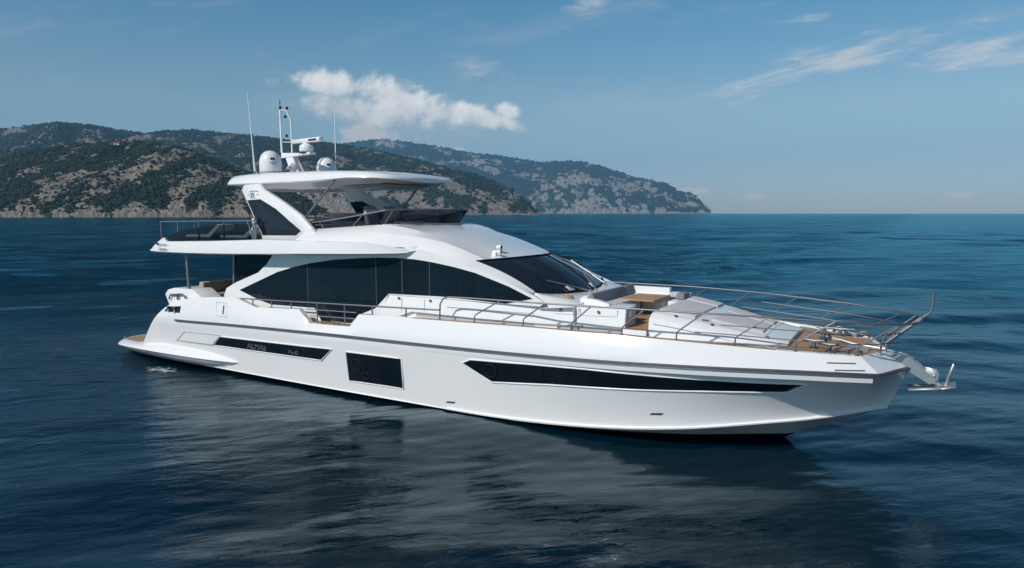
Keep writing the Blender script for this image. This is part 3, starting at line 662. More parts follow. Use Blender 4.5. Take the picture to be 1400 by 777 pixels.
for x in (2.2, 2.6):
    def roll(b):
        for sgn in (1, -1): b.lathe([(.07, 0), (.045, .05), (.045, .12), (.07, .18)], (x, (hull_at(x, 2.0).y - .02) * sgn, 1.9), 12)
    part('roller', 'steel', fl, roll)

# swim platform with its wings running forward along the hull
def platform(b):
    secs = []
    for x, yo, e in ((-1.68, 2.10, .03), (-1.65, 2.38, .02), (-1.57, 2.55, .01), (-1.38, 2.68, 0), (-1.05, 2.78, 0), (-.4, 2.87, 0), (.5, 2.93, 0), (1.5, 2.98, 0), (2.6, 3.0, 0), (3.6, 3.0, 0), (4.3, 2.98, .0), (4.9, 2.94, .03), (5.35, 2.88, .10), (5.65, 2.81, .20), (5.82, 2.74, .30)):
        zt_ = .52 if x < .3 else float(np.interp(x, [.3, 1, 3.6, 4.4, 5.2, 5.82], [.54, .72, .74, .70, .60, .485])); zm = .40 + .014 * x
        secs.append([(x, -1.2, zt_), (x, -(yo - .34), zt_), (x, -(yo - .16), zt_ - .04 if x < .3 else zm + (zt_ - zm) * .72), (x, -(yo - .04), zm + (zt_ - zm) * .28), (x, -yo, zm), (x, -(yo - .012), zm - .03), (x, -(yo - .16), .24 + e), (x, -(yo - .40), .09 + e), (x, -1.2, .09 + e)])
    for s in (0, 1): b.loft([[p if s == 0 else mir(p) for p in q] for q in secs], closed=True, caps=True)
    b.box((-1.67, -1.3, .14), (.6, 1.3, .52))
pf = part('swim_platform', 'white', Y, platform, sharp=27)
def plteak(b):
    pl = [(-1.52, -1.95), (-1.4, -2.3), (-1.05, -2.46), (.75, -2.58), (.75, 2.58), (-1.05, 2.46), (-1.4, 2.3), (-1.52, 1.95)]; b.prism([(x, y, .522) for x, y in pl], (0, 0, .012))
part('teak_tread', 'teak', pf, plteak)
def plcap(b): b.tube([(-1.42, -2.40, .53), (-1.42, -2.40, .6), (-1.22, -2.48, .6), (-1.22, -2.48, .53)], .02)
part('boarding_handle', 'steel', pf, plcap)
part('platform_edge', 'chrome', pf, lambda b: [b.tube([(x, -(y + .002) * s, .385 + .014 * x) for x, y in ((-1.1, 2.79), (-.4, 2.87), (.5, 2.93), (1.5, 2.98), (2.6, 3.0), (3.6, 3.0), (4.3, 2.98), (4.9, 2.94), (5.35, 2.88))], .010, 6) for s in (1, -1)])

# decks
def deckfn(b):
    rows = []
    for u in [x for x in US if x >= 2.4]:
        x = xs(u, 't'); y = max(.0, bc(x) - .14); z = deck_z(x); rows.append([(x, -y, z), (x, -y * .5, z), (x, 0, z), (x, y * .5, z), (x, y, z)])
    b.loft(rows)
part('main_deck', 'deckwhite', Y, deckfn)
def sidedeck(b):
    for s in (1, -1):
        secs = []
        for u in [x for x in US if 12.6 <= x <= 22.3]:
            x = xs(u, 't'); y0 = bc(x); z = zt(x); secs.append([(x, -(y0 - .005) * s, z + .004), (x, -(y0 - .10) * s, z + .016), (x, -(y0 - .145) * s, z + .004)])
        b.loft(secs)
part('teak_caprail', 'teak', Y, sidedeck)
def bowteak(b):
    rows = []
    for x in [21.95] + [xs(u, 't') for u in US if 22.0 < xs(u, 't') < 23.99]:
        y = bc(x) - .17; y = max(y, .25); z = deck_z(x) + .012; rows.append([(x, -y, z), (x, 0, z), (x, y, z)])
    b.loft(rows)
part('bow_teak_deck', 'teak', Y, bowteak)
part('side_teak_deck', 'teak', Y, lambda b: [b.loft([[(x, -s * (bc(x) - .16), deck_z(x) + .006), (x, -s * 2.36, deck_z(x) + .006)] for x in lin(6.2, 12.4, 12)]) for s in (1, -1)])
part('cockpit_teak_deck', 'teak', Y, lambda b: b.box((2.6, -2.6, 2.0), (4.6, 2.6, 2.05)))

# ------------------------------------------------------------------ deckhouse
SW = 2.35
def wall_poly():
    return [(4.50, 2.05), (4.52, 2.49), (4.70, 2.80), (5.19, 3.02), (6.32, 3.40), (6.75, 3.70), (6.99, 3.95), (7.02, 4.12), (12.4, 4.30), (12.9, 4.31), (13.3, 4.24), (13.9, 4.09), (14.7, 3.86), (15.65, 3.56), (16.45, 3.26), (16.7, 3.10), (16.6, 3.02), (11.75, 3.02), (11.2, 2.04)]
def walls(b):
    for s in (1, -1): b.prism([(x, -s * SW, z) for x, z in wall_poly()], (0, s * .10, 0))
D = part('deckhouse', 'white', Y, walls, sharp=20)
def sideglass(b):
    pl = [(5.37, 2.78), (7.24, 3.46), (8.0, 3.65), (8.71, 3.79), (9.7, 3.93), (10.59, 4.0), (11.4, 4.045), (12.07, 4.06), (12.7, 4.045), (13.28, 3.99), (14.0, 3.89), (14.69, 3.76), (15.68, 3.47), (16.38, 3.2), (15.62, 3.03), (13.56, 3.085), (11.76, 3.05), (11.25, 2.60), (10.72, 2.40), (10.28, 2.09), (9.1, 2.06), (8.82, 2.44), (6.88, 2.41), (6.26, 2.53)]
    for s in (1, -1): b.prism([(x, -s * (SW + .012), z) for x, z in pl], (0, s * .03, 0))
sg = part('salon_window', 'glass', Y, sideglass, sharp=20)
for x, z0, z1 in ((8.55, 2.42, 3.75), (11.30, 2.65, 4.03), (12.25, 3.07, 4.05), (13.2, 3.09, 3.99)):
    part('window_seam', 'seam', sg, lambda b: [b.box((x, -s * (SW + .016), z0), (x + .034, -s * (SW + .002), z1)) for s in (1, -1)])
# aft saloon bulkhead, set in from the sides
def inner(b):
    for s in (1, -1): b.prism([(4.62, -s * 1.92, 2.05), (9.5, -s * 1.92, 2.05), (9.5, -s * 1.92, 3.98), (4.72, -s * 1.92, 3.98)], (0, s * .04, 0))
    b.box((4.62, -1.9, 2.05), (4.70, 1.9, 3.98))
ag = part('aft_salon_glass', 'glass', Y, inner)
part('door_pillar', 'steel', ag, lambda b: [b.tube([(4.5, -s * 1.94, 2.05), (4.62, -s * 1.94, 3.97)], .045, 8) for s in (1, -1)])

# coachroof and wheelhouse roof
WT = [(-2.05, 14.52, 4.03), (-1.7, 14.78, 4.06), (-1.1, 15.05, 4.08), (-.5, 15.25, 4.10), (0, 15.30, 4.105)]
yb = S((8.2, 2.36), (11.0, 2.36), (12.4, 2.36), (14.6, 2.36), (16.7, 2.36))
def roof(b):
    secs = []
    for x, zs, ys, y2, z2, zm, zc_ in ((11.18, 4.47, 2.745, 2.12, 4.96, 4.955, 4.96), (11.6, 4.455, 2.70, 2.03, 4.955, 4.965, 4.97), (12.0, 4.41, 2.58, 1.93, 4.90, 4.93, 4.95), (12.4, 4.40, 2.42, 1.84, 4.82, 4.86, 4.89), (12.75, 4.43, 2.27, 1.76, 4.71, 4.765, 4.80), (13.4, 4.40, 2.15, 1.66, 4.52, 4.585, 4.63), (14.0, 4.24, 2.11, 1.60, 4.31, 4.38, 4.43), (14.52, 4.05, 2.10, 1.58, 4.13, 4.21, 4.28), (14.78, 3.95, 2.10, 1.56, 4.06, 4.14, 4.22), (15.05, 3.86, 2.10, 1.5, 3.96, 4.08, 4.16), (15.27, 3.78, 2.10, 1.45, 3.86, 4.0, 4.11)):
        zw = float(np.interp(x, [11.3, 12.4, 12.9, 13.3, 13.9, 14.7, 15.65], [4.28, 4.30, 4.31, 4.24, 4.09, 3.86, 3.56]))
        h = [(x, -2.35, zw - .06), (x, -2.345, zw), (x, -(ys + .01), zs - .03), (x, -(ys - .03), zs + .01), (x, -(ys * .5 + y2 * .5 + .03), (zs + z2) / 2 + .05), (x, -y2, z2), (x, -1.1, zm), (x, -.5, zc_ - .02), (x, 0, zc_)]
        for i_ in range(3, len(h)):
            yy = min(abs(h[i_][1]), 2.05); xh = float(np.interp(-yy, [q[0] for q in WT], [q[1] for q in WT])); zh = float(np.interp(-yy, [q[0] for q in WT], [q[2] for q in WT]))
            if h[i_][0] > xh - .02: h[i_] = (xh, -yy, zh + .012)
        secs.append(h + [mir(p) for p in h[-2::-1]])
    b.loft(secs)
rf = part('coachroof', 'white', D, roof, sharp=17)
# windshield: ruled from its head to its foot
WB = [(-2.10, 16.30, 3.33), (-1.7, 16.50, 3.27), (-1.1, 16.68, 3.23), (-.5, 16.80, 3.21), (0, 16.84, 3.20)]
def full(L): return L + [(-y, x, z) for y, x, z in L[-2::-1]]
def wshield(b):
    T_, B_ = full(WT), full(WB); secs = []
    for (y0, x0, z0), (y1, x1, z1) in zip(T_, B_): secs.append([(x0 + (x1 - x0) * t + .05 * math.sin(math.pi * t), y0 + (y1 - y0) * t, z0 + (z1 - z0) * t + .05 * math.sin(math.pi * t)) for t in lin(0, 1, 7)])
    b.loft(secs)
ws = part('windshield', 'wsglass', Y, wshield, sharp=60)
def wsbar(b):
    for i in (3, 5):
        a, c = full(WT)[i], full(WB)[i]; b.tube([(a[1] + (c[1] - a[1]) * t + .05 * math.sin(math.pi * t), a[0] + (c[0] - a[0]) * t, a[2] + (c[2] - a[2]) * t + .05 * math.sin(math.pi * t) + .005) for t in lin(.02, .98, 7)], .02, 6)
part('windshield_mullion', 'black', ws, wsbar)
part('windshield_seal', 'black', ws, lambda b: [b.tube([(x, y, z + .012) for y, x, z in full(L)], .025, 6) for L in (WT, WB)])
def pillars(b):   # white pillars between side glass and windshield
    for s in (1, -1):
        secs = []
        for t in lin(0, 1, 9):
            y0, x0, z0 = [WT[0][i] + (WB[0][i] - WT[0][i]) * t for i in range(3)]; bow = .05 * math.sin(math.pi * t)
            xw = 14.55 + (16.72 - 14.55) * t; zw = float(np.interp(xw, [14.55, 14.7, 15.65, 16.45, 16.72], [3.90, 3.86, 3.56, 3.26, 3.12]))
            secs.append([(xw, -s * 2.351, zw - .05), (xw, -s * 2.35, zw), (x0 + bow, s * (y0 - .10), z0 + bow - .03), (x0 + bow, s * (y0 + .02), z0 + bow + .012), (x0 + bow - .05, s * (y0 + .02), z0 + bow - .06)])
        b.loft(secs, caps=True)
part('windshield_pillar', 'white', D, pillars, sharp=40)
def dashdeck(b):  # white scuttle between the windshield and the bow lounge
    B_ = full(WB); secs = []
    for y, x, z in [(-2.30, 16.30, 3.05)] + B_ + [(2.30, 16.30, 3.05)]:
        f = abs(y) / 2.3; secs.append([(x - .25, y, z - .02), (x + .03, y, z - .01), (x + .25, y, z - .04 - .05 * f), (17.42, y * .97, 3.17 - .12 * f ** 2), (17.45, y * .97, 2.5)])
    b.loft(secs)
part('scuttle', 'white', D, dashdeck, sharp=50)
def wiper(a, c, nm):
    w_ = part('wiper', 'black', ws, lambda b: (b.tube([a, c], .018, 6), b.box((a[0] - .05, a[1] - .05, a[2] - .04), (a[0] + .05, a[1] + .05, a[2] + .04))))
    return w_
def wsp(y, t):
    T_, B_ = full(WT), full(WB); f = lambda L, i: float(np.interp(y, [q[0] for q in L], [q[i] for q in L]))
    x = f(T_, 1) + (f(B_, 1) - f(T_, 1)) * t + .05 * math.sin(math.pi * t); z = f(T_, 2) + (f(B_, 2) - f(T_, 2)) * t + .05 * math.sin(math.pi * t); return Vector((x, y, z))
def wip(y0, y1, t1):
    a, c = wsp(y0, 1.03) + Vector((.06, 0, .05)), wsp(y1, t1) + Vector((.04, 0, .045)); d = wsp(y1 + (.25 if y1 < y0 else -.25), t1 - .32) + Vector((.04, 0, .045)); e = wsp(y1 - (.2 if y1 < y0 else -.2), t1 + .22) + Vector((.04, 0, .045))
    w_ = part('wiper', 'galv', Y, lambda b: (b.tube([a, c], .022, 6), b.lathe([(.05, 0), (.05, .06), (.03, .08)], a - Vector((0, 0, .05)), 10)))
    part('wiper_blade', 'black', w_, lambda b: b.tube([d, c, e], .016, 6))
wip(-.15, -1.35, .72); wip(.25, 1.1, .55); wip(1.4, 1.75, .35)
for yy in (-.9, .35):
    part('dash_towel', 'cushlite', ws, lambda b: b.add([wsp(yy, .86) + Vector((.02, 0, .02)), wsp(yy + .28, .95) + Vector((.02, 0, .02)), wsp(yy, .97) + Vector((.02, 0, .02)), wsp(yy + .02, .9) + Vector((.05, 0, .06))], [(0, 1, 3), (1, 2, 3), (2, 0, 3), (0, 2, 1)]))
# searchlight on the roof
def slight(b):
    b.lathe([(.055, 0), (.045, .08), (.03, .12)], (14.58, -1.0, 4.18), 14); b.lathe([(.04, -.08), (.065, -.055), (.07, .055), (.062, .07)], (14.58, -1.0, 4.36), 16, 'X')
    b.tube([(14.58, -1.075, 4.28), (14.58, -1.08, 4.36)], .012); b.tube([(14.58, -.925, 4.28), (14.58, -.92, 4.36)], .012)
slh = part('searchlight', 'white', Y, slight)
part('lens', 'hullglass', slh, lambda b: b.lathe([(.055, 0), (.04, .008)], (14.651, -1.0, 4.36), 16, 'X'))
part('horn', 'white', Y, lambda b: (b.lathe([(.03, 0), (.035, .16), (.08, .26)], (14.56, -1.28, 4.26), 12, 'X'), b.box((14.54, -1.32, 4.12), (14.66, -1.24, 4.25))))

# ------------------------------------------------------------------ upper deck
zb_ = I((1.1, 3.93), (3.3, 3.93), (6, 3.98), (7.6, 4.03), (12.5, 4.17), (12.75, 4.24)); zt_ = I((1.06, 4.02), (1.3, 4.14), (2.06, 4.46), (2.25, 4.33), (4.8, 4.40), (7.4, 4.50), (11.4, 4.49), (12.3, 4.35), (12.75, 4.26))
yo_ = I((1.06, 2.72), (1.5, 2.84), (2.3, 2.9), (10.6, 2.9), (11.6, 2.80), (12.2, 2.62), (12.75, 2.36))
def flydeck(b):
    secs = []
    for x in (1.06, 1.15, 1.3, 1.6, 1.85, 2.06, 2.25, 2.6, 3.3, 4.8, 6, 7.4, 8.6, 9.8, 10.6, 11.2, 11.6, 12.0, 12.3, 12.55, 12.75):
        y, z0, z1 = yo_(x), max(zb_(x), 3.93 + (.06 if x < 1.1 else 0)), zt_(x); zi = min(4.2, z1 - .01) if x < 11.2 else z1 - .03; ch = float(np.interp(x, [10, 11.2], [1., .2]))
        h = [(x, 0, z0 + .02), (x, -(y - .45), z0 + .02), (x, -(y - .06), z0), (x, -y, z0 + .04), (x, -(y - .01), (z0 + z1) / 2), (x, -(y - .05 * ch), z1 - .02 * ch), (x, -(y - .09 * ch), z1), (x, -(y - .2), z1 - .005), (x, -(y - .22), zi), (x, 0, zi)]
        secs.append(h + [mir(p) for p in h[-2:0:-1]])
    b.loft(secs, closed=True, caps=True)
fd = part('flybridge_deck', 'white', Y, flydeck, sharp=38)
def coaming(b):   # white coaming rising from the deck edge to the wind screen
    for s in (1, -1):
        secs = []
        for x, zt2, yt in ((8.55, 4.76, 2.22), (8.8, 4.82, 2.17), (9.6, 4.87, 2.13), (10.6, 4.93, 2.10), (11.2, 4.965, 2.09)):
            yb2 = yo_(x) - .12; zb2 = zt_(x)
            secs.append([(x, -s * yb2, zb2 - .05), (x, -s * (yb2 - .03), zb2 + .02), (x, -s * ((yb2 + yt) / 2 + .05), (zb2 + zt2) / 2 + .03), (x, -s * (yt + .04), zt2 - .015), (x, -s * yt, zt2), (x, -s * (yt - .1), zt2), (x, -s * (yt - .12), 4.15)])
        b.loft(secs, caps=True)
    b.prism([(11.3, -1.9, 4.2), (11.7, -1.6, 4.2), (11.75, 1.6, 4.2), (11.3, 1.9, 4.2)], (0, 0, .70))
part('flybridge_coaming', 'white', fd, coaming, sharp=40)
def dashledge(b): b.prism([(11.2, -1.95, 4.86), (11.62, -1.7, 4.86), (11.95, -.9, 4.86), (12.05, 0, 4.86), (11.95, .9, 4.86), (11.62, 1.7, 4.86), (11.2, 1.95, 4.86)], (0, 0, .125))
part('helm_ledge', 'grey', fd, dashledge, bevel=.02)
# wind screen: side runs and raked front pane
LOW = [(8.72, -2.16, 4.83), (9.6, -2.11, 4.875), (10.6, -2.07, 4.935), (11.1, -1.98, 4.97), (11.38, -1.62, 4.995), (11.5, -.8, 5.0), (11.53, 0, 5.0)]
HI = [(8.42, -2.13, 4.98), (9.5, -2.12, 5.10), (10.65, -2.10, 5.25), (11.45, -2.03, 5.38), (11.74, -1.66, 5.40), (11.88, -.8, 5.40), (11.92, 0, 5.40)]
def full3(L): return L + [mir(p) for p in L[-2::-1]]
def fscreen(b): b.loft([[lo, ((lo[0] + hi[0]) / 2, (lo[1] + hi[1]) / 2, (lo[2] + hi[2]) / 2), hi] for lo, hi in zip(full3(LOW), full3(HI))])
fs = part('flybridge_windscreen', 'smoked', Y, fscreen, sharp=20)
part('screen_rail', 'steel', fs, lambda b: b.tube(full3(HI), .022))
part('screen_base', 'black', fs, lambda b: b.tube(full3(LOW), .022, 6))
for (x0, x1) in ((10.2, 10.6), (11.2, 11.56)):
    def sup(b):
        f = lambda L, x, i: float(np.interp(x, [q[0] for q in L], [q[i] for q in L]))
        for s in (1, -1): b.tube([(x0, s * (f(LOW, x0, 1) + .02), f(LOW, x0, 2)), (x1, s * (f(HI, x1, 1) + .02), f(HI, x1, 2))], .028)
    part('screen_stay', 'steel', fs, sup)

# arch pillars with glazed quarter panels
def arch(b):
    outer = [(5.65, 6.03), (5.75, 6.19), (6.45, 6.22), (6.72, 6.02), (7.3, 5.77), (7.71, 5.58), (8.38, 5.24), (8.78, 4.93), (9.05, 4.74), (8.8, 4.42), (6.72, 4.42), (6.70, 4.60)]
    for s in (1, -1):
        k = lambda x, z: -s * (2.33 + .16 * (6.2 - z) / 1.7)
        vs = [(x, k(x, z), z) for x, z in outer]; vi = [(x, k(x, z) + s * .17, z) for x, z in outer]; n = len(vs)
        b.add(vs + vi, [tuple(range(n)), tuple(range(2 * n - 1, n - 1, -1))] + [(i, i + n, (i + 1) % n + n, (i + 1) % n) for i in range(n)])
ar = part('hardtop_pillar', 'white', Y, arch, bevel=.02, seg=1)
def archglass(pl, off):
    def f(b):
        for s in (1, -1):
            k = lambda x, z: (2.33 + off + .16 * (6.2 - z) / 1.7)
            b.add([(x, -s * k(x, z), z) for x, z in pl] + [(x, -s * (k(x, z) - .02), z) for x, z in pl], [tuple(range(len(pl))), tuple(range(2 * len(pl) - 1, len(pl) - 1, -1))] + [(i, i + len(pl), (i + 1) % len(pl) + len(pl), (i + 1) % len(pl)) for i in range(len(pl))])
            ki = lambda x, z: k(x, z) - 2 * off - .18
            b.add([(x, -s * ki(x, z), z) for x, z in pl] + [(x, -s * (ki(x, z) + .02), z) for x, z in pl], [tuple(range(len(pl))), tuple(range(2 * len(pl) - 1, len(pl) - 1, -1))] + [(i, i + len(pl), (i + 1) % len(pl) + len(pl), (i + 1) % len(pl)) for i in range(len(pl))])
    return f
qg = part('quarter_window', 'hullglass', Y, archglass([(5.96, 5.70), (6.58, 5.73), (7.3, 5.43), (8.46, 4.76), (8.25, 4.62), (6.76, 4.60)], .006))
part('quarter_pane', 'wsglass', qg, archglass([(6.36, 5.62), (6.52, 5.60), (7.35, 5.22), (8.06, 4.83), (8.0, 4.79), (6.98, 4.80)], .012))
# emblem on the arch: 25 under an arc, between two short bars
def az(x, z): return -(2.33 + .16 * (6.2 - z) / 1.7) - .008
text('emblem_number', '25', .20, 'letter', ar, (6.10, az(6, 5.83), 5.80), (R(96), 0, 0), .1, .003)
part('emblem', 'letter', ar, lambda b: (b.tube([(6.06 + .42 * t, az(6, 5.98), 5.965 + .03 * math.sin(t * 3.1)) for t in lin(0, 1, 8)], .008, 6), b.box((5.97, az(6, 5.86) - .003, 5.865), (6.08, az(6, 5.86) + .02, 5.875)), b.box((6.38, az(6, 5.86) - .003, 5.865), (6.5, az(6, 5.86) + .02, 5.875)), b.box((6.12, az(6, 5.78) - .003, 5.762), (6.34, az(6, 5.78) + .02, 5.774))))
# name on the overhang's side, with its small arrow mark
text('builder_lettering', 'AZIMUT', .115, 'letter', fd, (1.86, -2.885, 4.165), (R(90), 0, R(-4)), .0, .003, space=1.55)
text('builder_lettering', 'Grande', .14, 'letter', fd, (1.88, -2.905, 4.02), (R(90), 0, R(-4)), .4, .003, space=1.2)
part('arrow_mark', 'letter', fd, lambda b: b.prism([(1.63, -2.872, 4.28), (1.85, -2.885, 4.27), (1.77, -2.88, 4.19)], (0, .02, 0)))

# hardtop
def hardtop(b):
    secs = []
    for x, y, zb2, zt2 in ((4.36, 1.86, 6.28, 6.32), (4.42, 1.95, 6.215, 6.38), (4.6, 2.05, 6.21, 6.47), (4.85, 2.11, 6.205, 6.53), (5.6, 2.16, 6.205, 6.56), (7, 2.18, 6.21, 6.57), (8.6, 2.17, 6.225, 6.565), (9.3, 2.13, 6.265, 6.555), (10.0, 2.07, 6.30, 6.535), (10.5, 1.97, 6.305, 6.505), (10.85, 1.84, 6.295, 6.46), (11.1, 1.66, 6.28, 6.42), (11.25, 1.42, 6.265, 6.37), (11.33, 1.05, 6.255, 6.335), (11.36, .5, 6.26, 6.31)):
        rec = .13 if 4.7 < x < 10.7 else .03; t = zt2 - zb2
        h = [(x, 0, zt2 + .05), (x, -y * .45, zt2 + .04), (x, -(y - .28), zt2 + .005), (x, -(y - .12), zt2 - t * .14), (x, -(y - .02), zb2 + t * .42), (x, -y, zb2 + t * .12), (x, -(y - .03), zb2), (x, -(y - .34 * min(1, y)), zb2 - .005), (x, -(y - .55 * min(1, y)), zb2 - rec), (x, 0, zb2 - rec - .01)]
        secs.append(h + [mir(p) for p in h[-2:0:-1]])
    b.loft(secs, closed=True, caps=True)
ht = part('hardtop', 'white', Y, hardtop, sharp=42)
part('hardtop_lining', 'taupe', ht, lambda b: b.prism([(4.85, -1.5, 6.066), (10.1, -1.4, 6.155), (10.6, -1.1, 6.165), (10.6, 1.1, 6.165), (10.1, 1.4, 6.155), (4.85, 1.5, 6.066)], (0, 0, -.02)))
for s in (1, -1):
    part('hardtop_strut', 'steel', ht, lambda b: b.tube([(9.46, -s * 2.02, 6.26), (8.25, -s * 2.12, 5.12), (8.0, -s * 2.13, 4.88)], .036, 10))
# mast, radar, domes, whips
def mast(b):
    for s in (1, -1): b.prism([(5.55, -s * .16, 6.55), (5.95, -s * .16, 6.55), (5.55, -s * .12, 7.25), (5.2, -s * .12, 7.25)], (0, s * .06, 0))
    b.prism([(5.0, -.14, 7.22), (6.42, -.14, 7.30), (6.42, -.14, 7.37), (5.9, -.14, 7.36), (5.02, -.14, 7.40)], (0, .28, 0))
    b.tube([(5.06, -.10, 7.3), (5.0, -.10, 7.45), (4.98, -.10, 8.88)], .036, 8); b.tube([(5.3, .10, 7.3), (5.28, .10, 8.55), (5.18, .02, 8.85), (5.0, -.08, 8.88)], .030, 8)
    for z in (7.78,): b.tube([(4.99, -.10, z), (5.28, .10, z)], .018, 6)
ms = part('mast', 'white', Y, mast, sharp=40)
def lamp(x, y, z, r=.045): return lambda b: b.lathe([(r * .8, -r), (r, -r * .6), (r, r * .6), (r * .6, r)], (x, y, z), 10)
for p in ((5.0, -.1, 8.97), (5.22, .0, 8.95), (5.12, 0, 8.66), (5.16, 0, 8.0)): part('navigation_light', 'black', ms, lamp(*p))
part('wind_vane', 'black', ms, lambda b: (b.tube([(4.99, -.1, 9.0), (4.98, -.1, 9.26)], .010, 6), b.tube([(4.93, -.1, 9.14), (5.05, -.1, 9.15)], .009, 6)))
def radar(b):
    b.lathe([(.20, 0), (.24, .04), (.23, .22), (.16, .27), (.10, .33)], (6.12, 0, 7.38), 18); b.box((-.80, -.085, .0), (.85, .085, .15), Matrix.Translation((6.12, 0, 7.70)) @ Matrix.Rotation(R(-8), 4, 'Z'))
rd = part('radar_scanner', 'white', Y, radar, bevel=.012, seg=1)
part('radar_mark', 'letter', rd, lambda b: b.box((.25, -.089, .04), (.70, -.08, .11), Matrix.Translation((6.12, 0, 7.70)) @ Matrix.Rotation(R(-8), 4, 'Z')))
part('radar_collar', 'black', rd, lambda b: b.lathe([(.215, 0), (.215, .03)], (6.12, 0, 7.355), 16))
part('loudhailer', 'grey', ms, lambda b: b.lathe([(.05, 0), (.06, .1), (.16, .2), (.17, .22), (.02, .18)], (5.62, -.40, 6.86), 16, 'Y') or b.tube([(5.55, -.3, 6.86), (5.6, -.1, 6.8)], .02))
for s in (-1, 1):
    dm = part('satellite_dome', 'white', Y, lambda b: b.lathe([(.33, 0), (.35, .04), (.355, .30), (.342, .42), (.30, .55), (.23, .65), (.13, .715), (.03, .735)], (6.0 - (.45 if s > 0 else 0), s * 1.45, 6.60), 28), sharp=50)
    part('dome_base', 'grey', dm, lambda b: b.lathe([(.30, -.06), (.34, 0), (.357, .03), (.357, .055)], (6.0 - (.45 if s > 0 else 0), s * 1.45, 6.60), 28))
    dx_ = 6.0 if s < 0 else 5.55
    def dmark(b):
        for (z, a0, a1, hh) in ((7.05, -40, -16, .035), (6.93, -44, -8, .008), (6.88, -36, -12, .008)):
            for q in range(6):
                A, B = [R(a0 + (a1 - a0) * (q + d) / 6) for d in (0, 1)]; rr_ = .3585
                b.add([(dx_ + rr_ * math.cos(A), s * 1.45 + rr_ * math.sin(A), z - 6.6 - hh + 6.6), (dx_ + rr_ * math.cos(B), s * 1.45 + rr_ * math.sin(B), z - hh), (dx_ + rr_ * math.cos(B) * .985, s * 1.45 + rr_ * math.sin(B) * .985, z + hh), (dx_ + rr_ * math.cos(A) * .985, s * 1.45 + rr_ * math.sin(A) * .985, z + hh)], [(0, 1, 2, 3)])
    part('dome_mark', 'letter', dm, dmark)
    wh = part('whip_antenna', 'white', Y, lambda b: b.tube([(5.66 + (.0 if s < 0 else 0), s * 1.8, 6.55), (5.6 if s < 0 else 5.69, s * 1.8, 7.3), (5.44 if s < 0 else 5.71, s * 1.8, 9.2)], [.03, .022, .012], 8))
    part('antenna_mount', 'steel', wh, lambda b: (b.lathe([(.05, 0), (.04, .08), (.03, .16)], (5.66, s * 1.8, 6.50), 10), b.tube([(5.8, s * 1.8, 6.52), (5.66, s * 1.8, 6.75)], .014, 6)))

# smoked side panels and aft rail of the upper deck
def sidepanel(b):
    for s in (1, -1):
        top = [(2.06, 4.44), (2.6, 4.60), (3.2, 4.72), (3.81, 4.81), (4.5, 4.88), (5.1, 4.92), (6.0, 4.95), (6.45, 4.955)]; bot = [(2.28, 4.335), (2.7, 4.345), (3.3, 4.36), (3.9, 4.38), (4.6, 4.40), (5.2, 4.42), (6.1, 4.45), (6.62, 4.465)]
        b.loft([[(x0, -s * 2.79, z0), (x1, -s * 2.78, z1)] for (x0, z0), (x1, z1) in zip(bot, top)] ); 
part('smoked_side_panel', 'smoked', fd, sidepanel)
part('panel_post', 'chrome', fd, lambda b: [b.tube([(6.40, -s * 2.74, 5.03), (6.66, -s * 2.74, 4.45)], .028) for s in (1, -1)])
def flyrail(b):
    b.tube([(6.6, -2.72, 5.05), (4.2, -2.72, 5.03), (1.75, -2.68, 4.99), (1.62, -2.55, 4.99), (1.60, 0, 5.0), (1.62, 2.55, 4.99), (1.75, 2.68, 4.99), (6.6, 2.72, 5.05)], .022, 8)
fr = part('flybridge_rail', 'steel', Y, flyrail)
for (x, y) in ((1.66, -2.62), (1.62, -1.3), (1.62, 0.), (1.62, 1.3), (1.66, 2.62), (2.75, -2.70), (2.75, 2.70), (3.9, -2.71), (3.9, 2.71), (5.2, -2.72), (5.2, 2.72)):
    part('stanchion', 'chrome', fr, lambda b: b.tube([(x, y, 4.2), (x, y, 5.0)], .030, 8))
part('ensign_pole_base', 'white', fd, lambda b: b.tube([(6.45, -2.55, 4.42), (6.45, -2.55, 5.14)], .06, 10))
# upper deck fittings
def counter(b): b.box((6.3, .9, 4.2), (8.6, 1.9, 5.02)); 
wb = part('wet_bar', 'white', Y, counter, bevel=.03)
part('bar_top', 'taupe', wb, lambda b: b.box((5.2, 1.3, 5.22), (8.3, 2.0, 5.30)), bevel=.01)
part('bar_back', 'taupe', wb, lambda b: b.box((5.3, 1.9, 4.2), (8.2, 1.96, 5.22)))
for yy in (-.75, .15):
    hs = part('helm_seat', 'cushlite', Y, lambda b: (b.box((9.9, yy - .28, 4.2), (10.3, yy + .28, 4.62)), b.box((9.75, yy - .3, 4.62), (10.35, yy + .3, 4.78)), b.prism([(9.75, yy - .28, 4.75), (9.92, yy - .28, 4.75), (9.72, yy - .28, 5.42), (9.60, yy - .28, 5.40)], (0, .56, 0))), bevel=.05, seg=3)
    part('seat_headrest', 'cushion', hs, lambda b: b.box((9.58, yy - .2, 5.40), (9.74, yy + .2, 5.52)), bevel=.04)
part('helm_console', 'taupe', fd, lambda b: b.prism([(10.9, -1.4, 4.2), (11.6, -1.4, 4.2), (11.6, -1.4, 5.0), (11.2, -1.4, 5.06), (10.95, -1.4, 4.9)], (0, 1.9, 0)), bevel=.03)
st = part('steering_wheel', 'black', Y, lambda b: b.tube([(10.85 + .06 * math.sin(q * math.pi / 10), -.75 + .19 * math.cos(q * math.pi / 10), 4.95 + .19 * math.sin(q * math.pi / 10)) for q in range(21)], .018, 6, False))
part('wheel_spokes', 'steel', st, lambda b: [b.tube([(10.92, -.75, 4.95), (10.85 + .06 * math.sin(a), -.75 + .19 * math.cos(a), 4.95 + .19 * math.sin(a))], .012, 6) for a in (R(90), R(210), R(330))])
